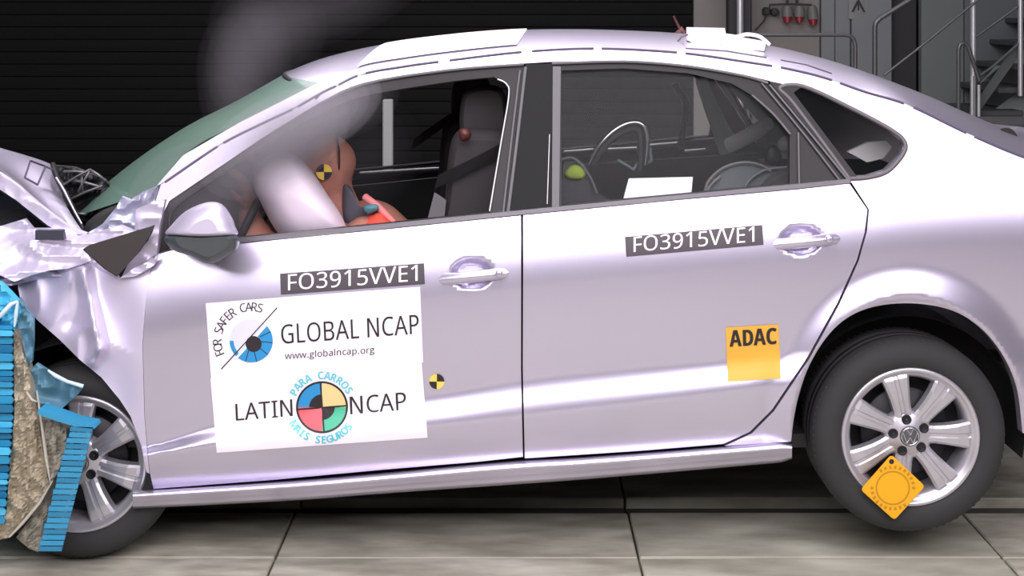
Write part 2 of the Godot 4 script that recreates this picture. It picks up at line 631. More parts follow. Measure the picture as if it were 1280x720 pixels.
# ------------------------------------------------------------------ wheels
func make_wheel(called: String, c: Vector3, spoke0: float, lug0: float, car: Node3D) -> Node3D:
	var w := part_root(called, c, car)
	var st := new_st()
	lathe(st, c, V([0.196, -0.016, 0.2, -0.004, 0.208, 0.002, 0.222, 0.006, 0.24, 0.006, 0.257, 0.0, 0.27, -0.011, 0.2785, -0.027, 0.281, -0.045, 0.281, -0.06, 0.277, -0.061, 0.277, -0.067, 0.281, -0.068, 0.281, -0.092, 0.277, -0.093, 0.277, -0.1, 0.281, -0.101, 0.281, -0.14, 0.2785, -0.158, 0.268, -0.175, 0.25, -0.186, 0.196, -0.178]), 96)
	obj("tyre", st, M.rubber, w)
	st = new_st()
	for k in 84:
		var t := TAU * k / 84
		for s in [[0.272, -0.036], [0.2745, -0.152]]:
			box(st, c + Vector3(cos(t) * s[0], sin(t) * s[0], s[1]), Vector3(0.012, 0.011, 0.03), 0.002, Basis(Vector3(0, 0, 1), t))
	obj("tread", st, M.rubber, w)
	st = new_st()
	lathe(st, c, V([0.168, -0.17, 0.17, -0.09, 0.166, -0.035, 0.172, -0.018, 0.18, -0.01, 0.184, -0.009, 0.187, -0.002, 0.196, 0.0, 0.2, -0.006, 0.2, -0.018]), 96)
	var rim := obj("rim", st, M.alloy, w)
	st = new_st()
	lathe(st, c, V([0.001, -0.1, 0.17, -0.1]), 48)
	obj("backing_plate", st, M.black, w)
	st = new_st()
	lathe(st, c, V([0.03, -0.062, 0.126, -0.062, 0.128, -0.066, 0.128, -0.08]), 48)
	obj("brake_disc", st, M.dark_metal, w)
	st = new_st()
	lathe(st, c, V([0.001, -0.014, 0.032, -0.014, 0.036, -0.0165, 0.058, -0.019, 0.068, -0.026, 0.07, -0.06]), 48)
	obj("hub", st, M.alloy, w)
	for i in 7:
		var t := deg_to_rad(spoke0) + TAU * i / 7
		var dir := Vector3(cos(t), sin(t), 0)
		var across := Vector3(-sin(t), cos(t), 0)
		st = new_st()
		var rows := []
		for s in [[0.05, 0.026, -0.02], [0.075, 0.025, -0.017], [0.105, 0.0275, -0.011], [0.14, 0.033, -0.007], [0.168, 0.0385, -0.008], [0.18, 0.042, -0.014]]:
			var hw: float = s[1]
			var zt: float = s[2]
			var row := []
			for q in [[-hw, zt - 0.034], [-hw, zt - 0.006], [-hw + 0.007, zt], [-0.0075, zt + 0.001], [-0.004, zt - 0.003], [0.004, zt - 0.003], [0.0075, zt + 0.001], [hw - 0.007, zt], [hw, zt - 0.006], [hw, zt - 0.034]]:
				row.append(c + dir * float(s[0]) + across * float(q[0]) + Vector3(0, 0, q[1]))
			rows.append(row)
		for k in rows.size() - 1:
			for m in 9:
				var mid: Vector3 = (rows[k][0] + rows[k][9] + rows[k + 1][0] + rows[k + 1][9]) / 4.0
				quad(st, rows[k][m], rows[k][m + 1], rows[k + 1][m + 1], rows[k + 1][m], mid)
		obj("spoke", st, M.alloy, w)
	for i in 5:
		var t := deg_to_rad(lug0) + TAU * i / 5
		st = new_st()
		var lc := c + Vector3(cos(t) * 0.047, sin(t) * 0.047, 0)
		lathe(st, lc, V([0.001, -0.016, 0.011, -0.016, 0.0135, -0.0135, 0.0142, -0.017, 0.0142, -0.03]), 20)
		obj("lug_nut", st, M.dark_metal, w)
	st = new_st()
	lathe(st, c, V([0.001, -0.01, 0.027, -0.01, 0.029, -0.012, 0.029, -0.02]), 36)
	obj("hub_cap", st, M.cap_grey, w)
	st = new_st()
	var ring := PackedVector3Array()
	for k in 36:
		ring.append(c + Vector3(cos(TAU * k / 36), sin(TAU * k / 36), 0) * 0.0245 + Vector3(0, 0, -0.0095))
	tube(st, ring, 0.002, 6, true)
	for l in [[-0.0085, 0.0215, 0.0, 0.003], [0.0085, 0.0215, 0.0, 0.003], [-0.02, 0.01, -0.009, -0.0195], [-0.009, -0.0195, 0.0, -0.002], [0.0, -0.002, 0.009, -0.0195], [0.009, -0.0195, 0.02, 0.01]]:
		tube(st, PackedVector3Array([c + Vector3(l[0], l[1], -0.0095), c + Vector3(l[2], l[3], -0.0095)]), 0.0019, 6)
	obj("emblem", st, M.chrome, w)
	return w

# ------------------------------------------------------------------ stickers on the doors
func number_plate_sticker(q: Array, run0: Vector2, run1: Vector2, cap: float, door: Node) -> void:
	var a := new_st()
	flat_poly(a, V(q), side, 0.0015, 10.0)
	var b := new_st()
	letters(b, "FO3915VVE1", run0, run1 - run0, Vector2(0, -cap), side, 0.003)
	layered("number_sticker", [[a, M.sticker_dark], [b, M.white]], door).set_meta("label", "dark strip sticker with white letters and digits")

func door_stickers(front: Node, rear: Node) -> void:
	number_plate_sticker([350, 342, 530, 329, 531, 355, 351, 368.5], Vector2(360, 363), Vector2(522, 351), 20.0, front)
	number_plate_sticker([781, 296, 953, 281, 954.5, 306, 783, 321], Vector2(792, 315), Vector2(943, 302), 19.0, rear)
	# upper white sheet: globe mark, name, web address
	var w := new_st()
	flat_poly(w, V([257, 379, 525, 358.5, 529, 453, 264, 474]), side, 0.002, 10.0)
	var dark := new_st()
	letters(dark, "GLOBAL NCAP", Vector2(352, 430), Vector2(172, -13), Vector2(-1, -24), side, 0.0035)
	letters(dark, "www.globalncap.org", Vector2(356, 449), Vector2(112, -8), Vector2(0, -8), side, 0.0035)
	arc_letters(dark, "FOR SAFER CARS", Vector2(314, 426), 37.0, 206, 70, 11.0, side, 0.0035)
	panel(dark, V([276, 461, 346, 384, 346.8, 385, 277, 462]), side, 10, 0.0, [], 0.0037)
	var pale := new_st()
	disc(pale, Vector2(314, 426), 0, 27, 0, 360, side, 0.003)
	var cyan := new_st()
	disc(cyan, Vector2(314, 426), 10, 27, -132, 48, side, 0.0036)
	disc(cyan, Vector2(314, 426), 22, 27, 180, 228, side, 0.0036)
	disc(dark, Vector2(317, 430), 0, 10, 0, 360, side, 0.0042)
	for a in [-105, -75, -40, -5, 25]:
		var d := Vector2(cos(deg_to_rad(a)), -sin(deg_to_rad(a)))
		var n := Vector2(-d.y, d.x) * 0.5
		var c := Vector2(314, 426)
		panel(dark, PackedVector2Array([c + d * 12 + n, c + d * 27 + n, c + d * 27 - n, c + d * 12 - n]), side, 20, 0.0, [], 0.004)
	panel(w, V([294, 447, 333, 404, 335, 406, 296, 449]), side, 20, 0.0, [], 0.0041)
	layered("info_sticker", [[w, M.white_vinyl], [dark, M.ink], [pale, M.print_grey], [cyan, M.print_blue]], front).set_meta("label", "white sheet printed with a blue globe eye and grey lettering")
	# lower white sheet: quartered ring between two words
	w = new_st()
	flat_poly(w, V([263, 473, 527, 452.5, 534.5, 547, 271, 566]), side, 0.0025, 10.0)
	dark = new_st()
	var c2 := Vector2(402.5, 509)
	letters(dark, "LATIN", Vector2(295, 526), Vector2(71, -6), Vector2(-1, -21), side, 0.004)
	letters(dark, "NCAP", Vector2(438, 518), Vector2(70, -6), Vector2(-1, -22), side, 0.004)
	disc(dark, c2, 30, 32.5, 0, 360, side, 0.0045)
	disc(dark, c2, 0, 16, 90, 180, side, 0.0045, 0.07)
	disc(dark, c2, 0, 16, 270, 360, side, 0.0045, 0.07)
	panel(dark, V([370, 511, 435, 506, 435, 508, 370, 513]), side, 20, 0.0, [], 0.0048)
	panel(dark, V([399.5, 478, 401.5, 478, 406, 540, 404, 540]), side, 20, 0.0, [], 0.0048)
	var blue := new_st()
	disc(blue, c2, 16, 30, 90, 180, side, 0.0042, 0.07)
	var cream := new_st()
	disc(cream, c2, 0, 30, 0, 90, side, 0.0042, 0.07)
	var red := new_st()
	disc(red, c2, 0, 30, 180, 270, side, 0.0042, 0.07)
	var green := new_st()
	disc(green, c2, 16, 30, 270, 360, side, 0.0042, 0.07)
	cyan = new_st()
	arc_letters(cyan, "PARA CARROS", c2, 35.0, 158, 26, 9.5, side, 0.004, true, true)
	arc_letters(cyan, "MAIS SEGUROS", c2, 45.5, 207, 329, 9.5, side, 0.004, false, true)
	layered("info_sticker", [[w, M.white_vinyl], [dark, M.ink], [blue, M.print_blue], [cream, M.print_cream], [red, M.print_red], [green, M.print_green], [cyan, M.print_cyan]], front).set_meta("label", "white sheet printed with a four colour ring between two words")
	# little quartered target
	var y := new_st()
	var k := new_st()
	var c3 := Vector2(546, 477)
	for s in 4:
		disc(y if s % 2 else k, c3, 0, 9.5, s * 90, s * 90 + 90, side, 0.002, -0.35)
	layered("target_marker", [[y, M.print_yellow], [k, M.ink]], front).set_meta("label", "small round target in yellow and black quarters")
	# yellow square
	w = new_st()
	flat_poly(w, V([907, 409.5, 973, 405.5, 976, 473, 910, 477]), side, 0.002, 10.0)
	dark = new_st()
	letters(dark, "ADAC", Vector2(912, 433.5), Vector2(58.5, -3.5), Vector2(-0.6, -20), side, 0.0035, true)
	letters(dark, "ADAC", Vector2(912.8, 433.5), Vector2(58.5, -3.5), Vector2(-0.6, -20), side, 0.0036, true)
	layered("square_sticker", [[w, M.print_gold], [dark, M.ink]], rear).set_meta("label", "yellow square sticker with bold black letters")

# ------------------------------------------------------------------ the car
func far_p(p: Vector3) -> Vector3:
	return Vector3(p.x, p.y, 2 * ZC - p.z)

func build_car() -> Node3D:
	var car := thing("car", "crashed silver four-door saloon with a crumpled nose and test stickers on its doors", "car", Vector3(0, 0, ZC))
	var st := new_st()

	# --- doors
	st = new_st()
	panel(st, V([193, 319, 215, 313, 300, 304.5, 480, 287, 651, 269.5, 651.4, 340, 651.2, 460, 653.6, 571, 600, 577, 480, 587, 340, 600, 192, 611, 187, 590, 181, 520, 178.5, 430, 183, 365]), side, 4.5, 0.03)
	var front := obj("front_door", st, M.paint, car)
	front.set_meta("label", "front door with the driver's window open")
	obj("far_front_door", mirrored(front.mesh), M.paint, car)
	st = new_st()
	panel(st, V([654, 269, 850, 250, 1000, 236.5, 1061.5, 229.5, 1084, 262, 1081, 290, 1071, 325, 1047, 378, 1009, 447, 965, 512, 937, 540, 904, 555, 800, 563.5, 656, 573, 653.5, 460, 654, 340]), side, 4.5, 0.03)
	var rear := obj("rear_door", st, M.paint, car)
	obj("far_rear_door", mirrored(rear.mesh), M.paint, car)
	door_stickers(front, rear)

	# --- quarter panel with the wheel arch
	var seam_back := [1440, 232, 1330, 211, 1279, 196, 1210, 167, 1132, 130, 1079, 114, 1030, 97, 985, 86]
	st = new_st()
	var quarter_hole := V([984, 113, 1004, 109, 1063, 136, 1113, 163, 1130, 179, 1127, 193, 1108, 213, 1085, 220.5, 1067, 221, 1030, 175])
	var arch := smooth_poly(V([989, 552, 992, 525, 999, 492, 1012, 456, 1033, 422, 1058, 398, 1090, 384, 1130, 379, 1172, 383, 1205, 395, 1235, 419, 1258, 452, 1272, 490, 1278, 541]), 5, false)
	panel(st, V([962, 101, 1012, 163, 1064, 227, 1086.5, 262, 1083.5, 290, 1073.5, 326, 1049.5, 380, 1011.5, 449, 967.5, 514, 939.5, 542, 906, 557.5, 930, 556]) + arch + V([1300, 545, 1440, 505, 1456, 400, 1452, 270] + seam_back), side, 5.0, 0.035, [quarter_hole])
	both("quarter_panel", st, M.paint, car)
	# --- roof rail and A pillar
	st = new_st()
	panel(st, V([201, 231, 251, 197, 277, 180, 337, 150, 367, 136, 420, 108, 447, 95, 500, 84, 562, 75, 652, 65, 720, 61, 780, 61.5, 860, 67, 930, 77, 985, 86, 962, 101, 930, 93, 860, 81, 780, 75, 690, 77, 657, 79, 560, 86, 455, 103, 400, 128, 330, 171, 212, 251, 205, 264, 196, 317, 186, 312, 190, 265]), side, 5.0, 0.03)
	both("roof_rail", st, M.paint, car)
	st = new_st()
	panel(st, V([196, 232, 229, 194, 300, 153, 375, 115, 401, 102, 447, 94, 420, 107.5, 367, 135.2, 337, 149.2, 277, 179.2, 251, 196.2, 201, 230.2]), side, 5.0, 0.02)
	both("windscreen_pillar", st, M.paint, car)

	# --- sill
	st = new_st()
	var sill_prof := [[-0.045, 0.0], [-0.012, 0.06], [0.006, 0.18], [0.01, 0.34], [0.0, 0.52], [-0.004, 0.6], [-0.012, 0.72], [-0.02, 0.9], [-0.05, 1.0], [-0.14, 1.0]]
	var sill_top := V([166, 613.5, 390, 598.5, 466, 592, 654, 575, 720, 571.5, 990, 551])
	var sill_low := V([166, 636, 390, 624, 466, 618, 720, 600, 990, 577])
	loft(st, func(u, v):
		var x := lerpf(166, 990, u)
		var f: float = v * (sill_prof.size() - 1)
		var i := mini(int(f), sill_prof.size() - 2)
		var k := lerpf(sill_prof[i][1], sill_prof[i + 1][1], f - i)
		var round_end := 1.0 - 0.25 * smoothstep(975, 990, x)
		return P(x, lerpf(cv(sill_top, x), cv(sill_low, x), 0.5 + (k - 0.5) * round_end), lerpf(sill_prof[i][0], sill_prof[i + 1][0], f - i)), 60, 27, Vector3(0, 0.3, 1))
	both("sill", st, M.paint, car)
	st = new_st()
	for e in [166.0, 990.0]:
		var f := V([0, 0, 1, 0])
		var t := cv(sill_top, e)
		var b := cv(sill_low, e)
		quad(st, P(e, t, -0.03), P(e, b, -0.03), P(e, b, -0.2), P(e, t, -0.2), P(600, 600, -0.1))
	both("sill_end", st, M.paint, car)

	# --- roof: swept between the near and far rails with a crown along the middle
	var near_y := PackedVector2Array()
	for p in [[280, 178], [337, 150], [367, 136], [420, 108], [447, 94.5], [500, 84], [562, 75], [652, 65], [720, 61], [780, 61.5], [860, 67], [930, 77], [985, 86], [1030, 97], [1079, 114], [1132, 130], [1210, 167], [1279, 196], [1330, 211], [1440, 232]]:
		var q := P(p[0], p[1], side(p[0], p[1]))
		near_y.append(Vector2(q.x, q.y))
	var near_z := func(x: float) -> float:
		var best := 0
		for i in near_y.size() - 1:
			if near_y[i].x <= x:
				best = i
		var a := near_y[best]
		var px := 640.0 + a.x * LENS / (DEEP + 0.2)
		return side(px, HORIZON + (EYE - a.y) * LENS / (DEEP + 0.2))
	var nz := PackedVector2Array()
	for p in near_y:
		nz.append(Vector2(p.x, near_z.call(p.x)))
	var crown := PackedVector2Array()
	for p in [[355, 92], [400, 74], [470, 57], [560, 44.5], [640, 38], [700, 36.5], [780, 38], [860, 42.5], [935, 52], [1000, 66], [1050, 81], [1130, 111], [1200, 142], [1235, 155], [1280, 161], [1340, 166]]:
		var q := P(p[0], p[1], ZC)
		crown.append(Vector2(q.x, q.y))
	var tail_x := near_y[-1].x
	var front_x := func(v: float) -> float:
		return lerpf(P(398, 104, -0.25).x, P(361, 89, ZC).x, 1.0 - pow(absf(2 * v - 1), 2.0))
	var roof_at := func(u: float, v: float) -> Vector3:
		var x: float = lerpf(front_x.call(v), tail_x, u)
		var g := 1.0 - pow(absf(2.0 * v - 1.0), 2.4)
		var yn := cv(near_y, x)
		var z0 := cv(nz, x)
		return Vector3(x, yn + (cv(crown, x) - yn) * g, lerpf(z0, 2 * ZC - z0, v))
	st = new_st()
	loft(st, roof_at, 90, 24, Vector3.UP)
	var roof := obj("roof", st, M.paint, car)
	st = new_st()
	loft(st, func(u, v): return roof_at.call(u * 0.62, v) + Vector3(0, -0.03, 0), 30, 12, Vector3.DOWN)
	obj("headlining", st, M.trim_brown, car)
	# dark rubber above the windscreen
	var hdr := PackedVector3Array()
	for i in 21:
		hdr.append(roof_at.call(0.0, i / 20.0) + Vector3(0.004, -0.006, 0))
	st = new_st()
	tube(st, hdr, 0.011, 8)
	obj("windscreen_seal", st, M.black, car)
	# matt white sheet taped on the roof
	st = new_st()
	var sheet_at := func(u: float, v: float) -> Vector3:
		var x := lerpf(P(472, 60, -0.5).x, P(660, 45, -0.5).x, u)
		var uu: float = (x - front_x.call(v)) / (tail_x - front_x.call(v))
		return roof_at.call(uu, lerpf(0.07, 0.93, v)) + Vector3(0, 0.004, 0)
	loft(st, sheet_at, 30, 20, Vector3.UP)
	obj("roof_sheet", st, M.white, roof).set_meta("label", "bright white sheet stuck on the roof")
	# broken dark line along the roof joint
	var seam := V([206, 228, 251, 197, 277, 180, 337, 150, 367, 136, 408, 113, 420, 107.5, 447, 94.5, 500, 84, 562, 75.5, 652, 65, 720, 61, 780, 61.5, 860, 67, 930, 77, 985, 86, 1030, 97, 1079, 114, 1132, 130, 1210, 167, 1279, 196, 1330, 211])
	for s in [[206, 272], [279, 366], [372, 420], [423, 447], [457, 548], [562, 652], [665, 742], [752, 846], [857, 965], [976, 1040], [1050, 1130], [1142, 1208], [1218, 1330]]:
		var pts := PackedVector3Array()
		for i in 13:
			var x := lerpf(s[0], s[1], i / 12.0)
			var y := cv(seam, x)
			pts.append(P(x, y, side(x, y) + 0.001))
		st = new_st()
		tube(st, pts, 0.0038, 6)
		obj("roof_seam_strip", st, M.seam, roof)
	for s in [[857, 60.5, 958, 72], [976, 75, 1040, 92]]:
		st = new_st()
		tube(st, PackedVector3Array([P(s[0], s[1], side(s[0], s[1]) + 0.004), P((s[0] + s[2]) / 2.0, (s[1] + s[3]) / 2.0 - 2.5, side((s[0] + s[2]) / 2.0, (s[1] + s[3]) / 2.0 - 2.5) + 0.004), P(s[2], s[3], side(s[2], s[3]) + 0.004)]), 0.0022, 6)
		obj("roof_seam_strip", st, M.seam, roof)
	# aerial
	st = new_st()
	tube(st, PackedVector3Array([P(852, 40, -1.0), P(842, 20, -1.0)]), [0.006, 0.0035], 8)
	tube(st, PackedVector3Array([P(846, 44, -1.0), P(852, 38, -1.0), P(857, 44, -1.0)]), [0.012, 0.016, 0.01], 8)
	obj("aerial", st, M.dark_red, car)

	# --- windscreen
	var ws_near := V([196, 236, 229, 195, 300, 154, 375, 116, 399, 103])
	var ws_mid := V([92, 268, 176, 198, 240, 155, 300, 124.5, 361, 90])
	var near_c := PackedVector3Array()
	var mid_c := PackedVector3Array()
	for i in 25:
		var t := i / 24.0
		var xa := lerpf(196, 399, t)
		var ya := cv(ws_near, xa)
		near_c.append(P(xa, ya, side(xa, ya) - 0.004))
		var xb := lerpf(92, 361, t)
		mid_c.append(P(xb, cv(ws_mid, xb), ZC))
	st = new_st()
	loft(st, func(u, v):
		var f: float = u * 24.0
		var i := mini(int(f), 23)
		var a := near_c[i].lerp(near_c[i + 1], f - i)
		var b := mid_c[i].lerp(mid_c[i + 1], f - i)
		var g := 1.0 - pow(absf(2.0 * v - 1.0), 2.0)
		return Vector3(lerpf(a.x, b.x, g), lerpf(a.y, b.y, g), lerpf(a.z, 2 * ZC - a.z, v)), 40, 24, Vector3(-1, 1, 0))
	obj("windscreen", st, M.windscreen, car)

	# --- window frames
	st = new_st()
	panel(st, V([207, 300, 211, 254, 330, 174, 400, 131, 455, 106, 560, 88.5, 655, 81, 632, 268, 480, 284, 300, 301]), side, 6.0, 0.03, [V([214, 299, 215, 262, 330, 184, 400, 144, 455, 121, 560, 103, 618, 97, 631, 101, 637, 116, 612, 266, 480, 280, 300, 297.5])], -0.006)
	both("window_frame", st, M.satin, front, car.get_node("far_front_door"))
	st = new_st()
	panel(st, V([690, 79.5, 780, 77.5, 860, 83.5, 930, 96, 960, 104, 1010, 165, 1061, 227, 1000, 233, 850, 247, 690, 262]), side, 6.0, 0.03, [V([702, 88, 780, 85.5, 860, 91.5, 915, 104.5, 943, 121, 966, 142, 987, 168, 987, 230, 850, 243.5, 702, 257])], -0.006)
	both("window_frame", st, M.satin, rear, car.get_node("far_rear_door"))
	st = new_st()
	panel(st, V([657, 80, 691, 79, 691, 262, 634, 268]), side, 6.0, 0.03, [], -0.003)
	both("pillar_cover", st, M.gloss_black, car)
	st = new_st()
	panel(st, V([961, 101, 984, 106, 1004, 107, 992, 116, 1070, 219, 1072, 225, 1063, 226.5, 1012, 163]), side, 6.0, 0.02, [], 0.002)
	both("quarter_window_frame", st, M.satin, car)
	# pale edges of the pillar and frames
	var edge := func(a: Array, r: float, off: float, m: Material, par: Node, n := "frame_trim") -> void:
		var s := new_st()
		var pts := PackedVector3Array()
		for p in smooth_poly(V(a), 5, false):
			pts.append(P(p.x, p.y, side(p.x, p.y) + off))
		tube(s, pts, r, 8)
		obj(n, s, m, par)
	edge.call([657, 84, 647, 170, 635, 266], 0.0055, 0.001, M.grey_trim, front)
	edge.call([650, 88, 640, 170, 629, 266], 0.0035, 0.001, M.grey_trim, front)
	edge.call([612, 264, 626, 180, 636, 120, 633, 105, 622, 99], 0.0024, 0.001, M.pale_trim, front)
	edge.call([214, 296, 216, 262, 270, 223, 330, 183, 400, 143, 455, 120, 560, 102, 618, 96], 0.004, 0.0, M.black, front)
	edge.call([400, 130, 455, 105, 560, 88, 655, 80.5], 0.0045, 0.0, M.grey_trim, front)
	edge.call([690, 79.5, 780, 77, 860, 83, 930, 95, 960, 104], 0.0045, 0.0, M.grey_trim, rear)
	edge.call([962, 106, 1012, 166, 1060, 225], 0.0035, 0.002, M.grey_trim, rear)
	edge.call([952, 104, 1002, 164, 1050, 226], 0.003, 0.002, M.grey_trim, rear)
	edge.call([998, 166, 999, 231], 0.003, 0.003, M.grey_trim, rear)
	edge.call([940, 119, 966, 142, 988, 168], 0.0035, 0.0, M.grey_trim, rear)
	edge.call([687, 168, 684, 255], 0.0015, 0.001, M.pale_trim, rear)
	st = new_st()
	panel(st, V([691, 83, 701, 83, 699, 259, 690, 260]), side, 6.0, 0.015, [], 0.003)
	obj("frame_trim", st, M.grey_trim, rear)
	edge.call([1062, 224, 1030, 180, 990, 127, 975, 110, 1004, 108, 1063, 135, 1114, 162.5, 1131, 178.5, 1128, 194, 1109, 214.5, 1085, 222, 1062, 223.5], 0.0065, 0.001, M.grey_rubber, car, "quarter_window_seal")
	# glass
	st = new_st()
	panel(st, V([700, 86, 780, 83.5, 860, 89.5, 915, 102.5, 945, 121, 989, 168, 989, 231, 850, 245, 700, 258]), side, 8.0, 0.0, [], -0.02)
	both("window_glass", st, M.glass, rear, car.get_node("far_rear_door"))
	st = new_st()
	panel(st, quarter_hole, side, 8.0, 0.0, [], -0.014)
	both("quarter_glass", st, M.dark_glass, car)
	# belt mouldings
	st = new_st()
	panel(st, V([212, 301, 300, 297, 480, 280, 634, 264.5, 690, 259, 850, 243.5, 1000, 229.5, 1062, 223.5, 1065, 228.5, 1000, 235.5, 850, 249, 654, 268, 480, 286, 300, 303.5, 212, 312]), side, 6.0, 0.02, [], 0.006)
	both("belt_moulding", st, M.belt, car)

	# --- door handles
	for i in 2:
		var h: Array = [[548, 350, 637, 341], [966, 306, 1050, 298]][i]
		var d: Node = [front, rear][i]
		st = new_st()
		var pts := PackedVector3Array()
		var rad := []
		for k in 13:
			var t := k / 12.0
			var x := lerpf(h[0], h[2], t)
			var y := lerpf(h[1], h[3], t)
			pts.append(P(x, y, side(590, 300) + 0.012 + 0.02 * sin(PI * t)))
			rad.append(lerpf(0.0175, 0.0165, t) * (0.55 if k == 0 or k == 12 else 1.0))
		tube(st, pts, rad, 14)
		obj("handle", st, M.paint, d)
		st = new_st()
		var lx: float = h[2] - 13.0
		var ly: float = lerpf(h[1], h[3], 0.86)
		lathe(st, P(lx, ly, 0.024), V([0.001, 0.006, 0.008, 0.006, 0.0105, 0.003, 0.0105, -0.01]), 20)
		obj("door_lock", st, M.paint, d)

	# --- mirror
	st = new_st()
	inflate(st, smooth_poly(V([208, 294, 214, 282, 232, 264, 258, 253, 277, 255, 289, 270, 294, 283, 295, 295, 250, 298]), 3), [[-0.02, 0.55], [0.0, 0.8], [0.04, 0.96], [0.09, 1.0], [0.14, 0.97], [0.175, 0.86], [0.195, 0.66], [0.2, 0.4]], Vector2(255, 288))
	obj("mirror_cap", st, M.crumple, front).set_meta("label", "silver mirror cap")
	st = new_st()
	inflate(st, smooth_poly(V([207, 295, 250, 296, 296, 294, 297, 311, 287, 319, 262, 330, 238, 320, 215, 312]), 3), [[-0.02, 0.6], [0.0, 0.85], [0.04, 0.96], [0.09, 1.0], [0.14, 0.98], [0.175, 0.9], [0.19, 0.7]], Vector2(253, 301))
	obj("mirror_base", st, M.mirror_base, front).set_meta("label", "black lower mirror shell")

	# --- crumpled nose
	st = new_st()
	panel(st, V([20, 345, 40, 338, 62, 332, 85, 330, 105, 324, 125, 338, 147, 349, 172, 335, 192, 319, 183, 365, 178, 430, 180.5, 520, 186.5, 592, 183, 590, 177, 557, 163, 520, 150, 500, 127, 472, 100, 450, 75, 425, 50, 403, 32, 386, 25, 372]), fender, 4.0, 0.03)
	obj("front_wing", st, M.crumple, car).set_meta("label", "buckled front wing")
	st = new_st()
	panel(st, V([-36, 290, 0, 283, 30, 274, 40, 286, 80, 286, 95, 296, 120, 291, 150, 282, 170, 290, 150, 300, 118, 305, 106, 312, 114, 325, 104, 330, 84, 336, 62, 338, 40, 344, 18, 352, 0, 344, -36, 350]), crushed, 4.0, 0.02, [], 0.03)
	panel(st, V([-36, 336, 0, 334, 60, 322, 110, 306, 140, 340, 152, 352, 100, 345, 60, 346, 20, 356, -36, 366]), crushed, 4.0, 0.02, [], -0.02)
	obj("crumpled_wing_top", st, M.crumple, car).set_meta("label", "wrinkled top of the front wing")
	st = new_st()
	panel(st, V([110, 291, 128, 280, 146, 258, 152, 246, 162, 250, 178, 240, 200, 231, 190, 262, 180, 262, 168, 285, 150, 292, 128, 296]), func(x, y): return -0.16 + 0.012 * ridge(x * 1.3, y, 1.4, 3.0), 3.5, 0.02)
	obj("torn_scuttle", st, M.paint_blue, car)
	st = new_st()
	panel(st, V([170, 262, 192, 252, 206, 250, 199, 285, 196, 318, 188, 322, 172, 336, 150, 350, 160, 330, 186, 300, 190, 284, 168, 288]), func(x, y): return -0.04 + 0.005 * ridge(x, y, 1.2, 21.0), 3.5, 0.02)
	panel(st, V([150, 348, 166, 336, 196, 322, 192, 332, 170, 345]), func(x, y): return -0.01 + 0.006 * ridge(x, y * 2.0, 1.2, 2.0), 3.5, 0.02)
	obj("pillar_foot", st, M.crumple, car)
	st = new_st()
	inflate(st, V([103, 312, 112, 306, 194, 281, 190, 292, 176, 313, 146, 346, 130, 336]), slab(0.0, 0.03, 0.006, 0.95))
	obj("mirror_triangle", st, M.brown_black, car).set_meta("label", "dark triangular trim knocked off the window corner")
	# bonnet, folded upwards; its near edge and its ridge
	var bn := PackedVector3Array()
	var bm := PackedVector3Array()
	var edge_px := V([-40, 192, -20, 203, 0, 214, 20, 228, 45, 250, 68, 268, 88, 282, 104, 290])
	var mid_px := V([-40, 168, -20, 174, 0, 180, 24, 188, 48, 197, 66, 204, 84, 212, 100, 224])
	for i in edge_px.size():
		bn.append(P(edge_px[i].x, edge_px[i].y, -0.12))
		bm.append(P(mid_px[i].x, mid_px[i].y, -0.6))
	var bonnet_at := func(u: float, v: float) -> Vector3:
		var f: float = u * (bn.size() - 1)
		var i := mini(int(f), bn.size() - 2)
		var a := bn[i].lerp(bn[i + 1], f - i)
		var b := bm[i].lerp(bm[i + 1], f - i)
		var s := 1.0 - absf(2 * v - 1)
		var g := sin(minf(s / 0.62, 1.0) * PI / 2)
		var cut := 1.0 - 0.12 * smoothstep(0.55, 1.0, u) * g
		var q := a.lerp(Vector3(b.x, b.y, a.z), g)
		q.x = lerpf(bn[0].x, q.x, cut)
		q.y -= 0.42 * maxf(0.0, v - 0.31)
		q.z = lerpf(-0.12, 2 * ZC + 0.12, v)
		return q + Vector3(0, 0.012 * noise.get_noise_2d(u * 60, v * 120), 0)
	st = new_st()
	loft(st, bonnet_at, 36, 40, Vector3(0, 1, 0.2))
	var bonnet := obj("bonnet", st, M.paint, car)
	st = new_st()
	panel(st, V([-40, 195, 0, 217, 20, 231, 45, 253, 68, 271, 88, 285, 108, 292, 100, 298, 78, 292, 60, 282, 40, 266, 20, 250, 0, 237, -40, 216]), func(x, y): return -0.1 + 0.003 * ridge(x, y, 1.5), 4.0, 0.02)
	obj("bonnet_edge", st, M.crumple, bonnet)
	edge.call([-38, 217, 0, 238, 20, 251, 40, 267, 60, 283, 80, 294, 104, 299], 0.004, -0.02, M.black, bonnet, "bonnet_seal")
	edge.call([66, 204, 68, 214, 74, 228, 86, 250, 96, 272, 106, 292], 0.008, -0.18, M.black, bonnet, "bonnet_seal")
	edge.call([70, 222, 80, 238, 92, 262, 102, 280], 0.003, -0.15, M.paint, bonnet, "torn_edge")
	st = new_st()
	var mark := [[38, 201], [31, 222], [47, 231], [57, 208], [38, 201], [57, 208], [66, 212]]
	for i in mark.size() - 1:
		var a: Array = mark[i]
		var b: Array = mark[i + 1]
		var za := -0.34 + (float(a[1]) - 205.0) * 0.004
		var zb := -0.34 + (float(b[1]) - 205.0) * 0.004
		tube(st, PackedVector3Array([P(a[0], a[1], za + 0.1), P(b[0], b[1], zb + 0.1)]), 0.003, 6)
	obj("bonnet_mark", st, M.seam, bonnet)
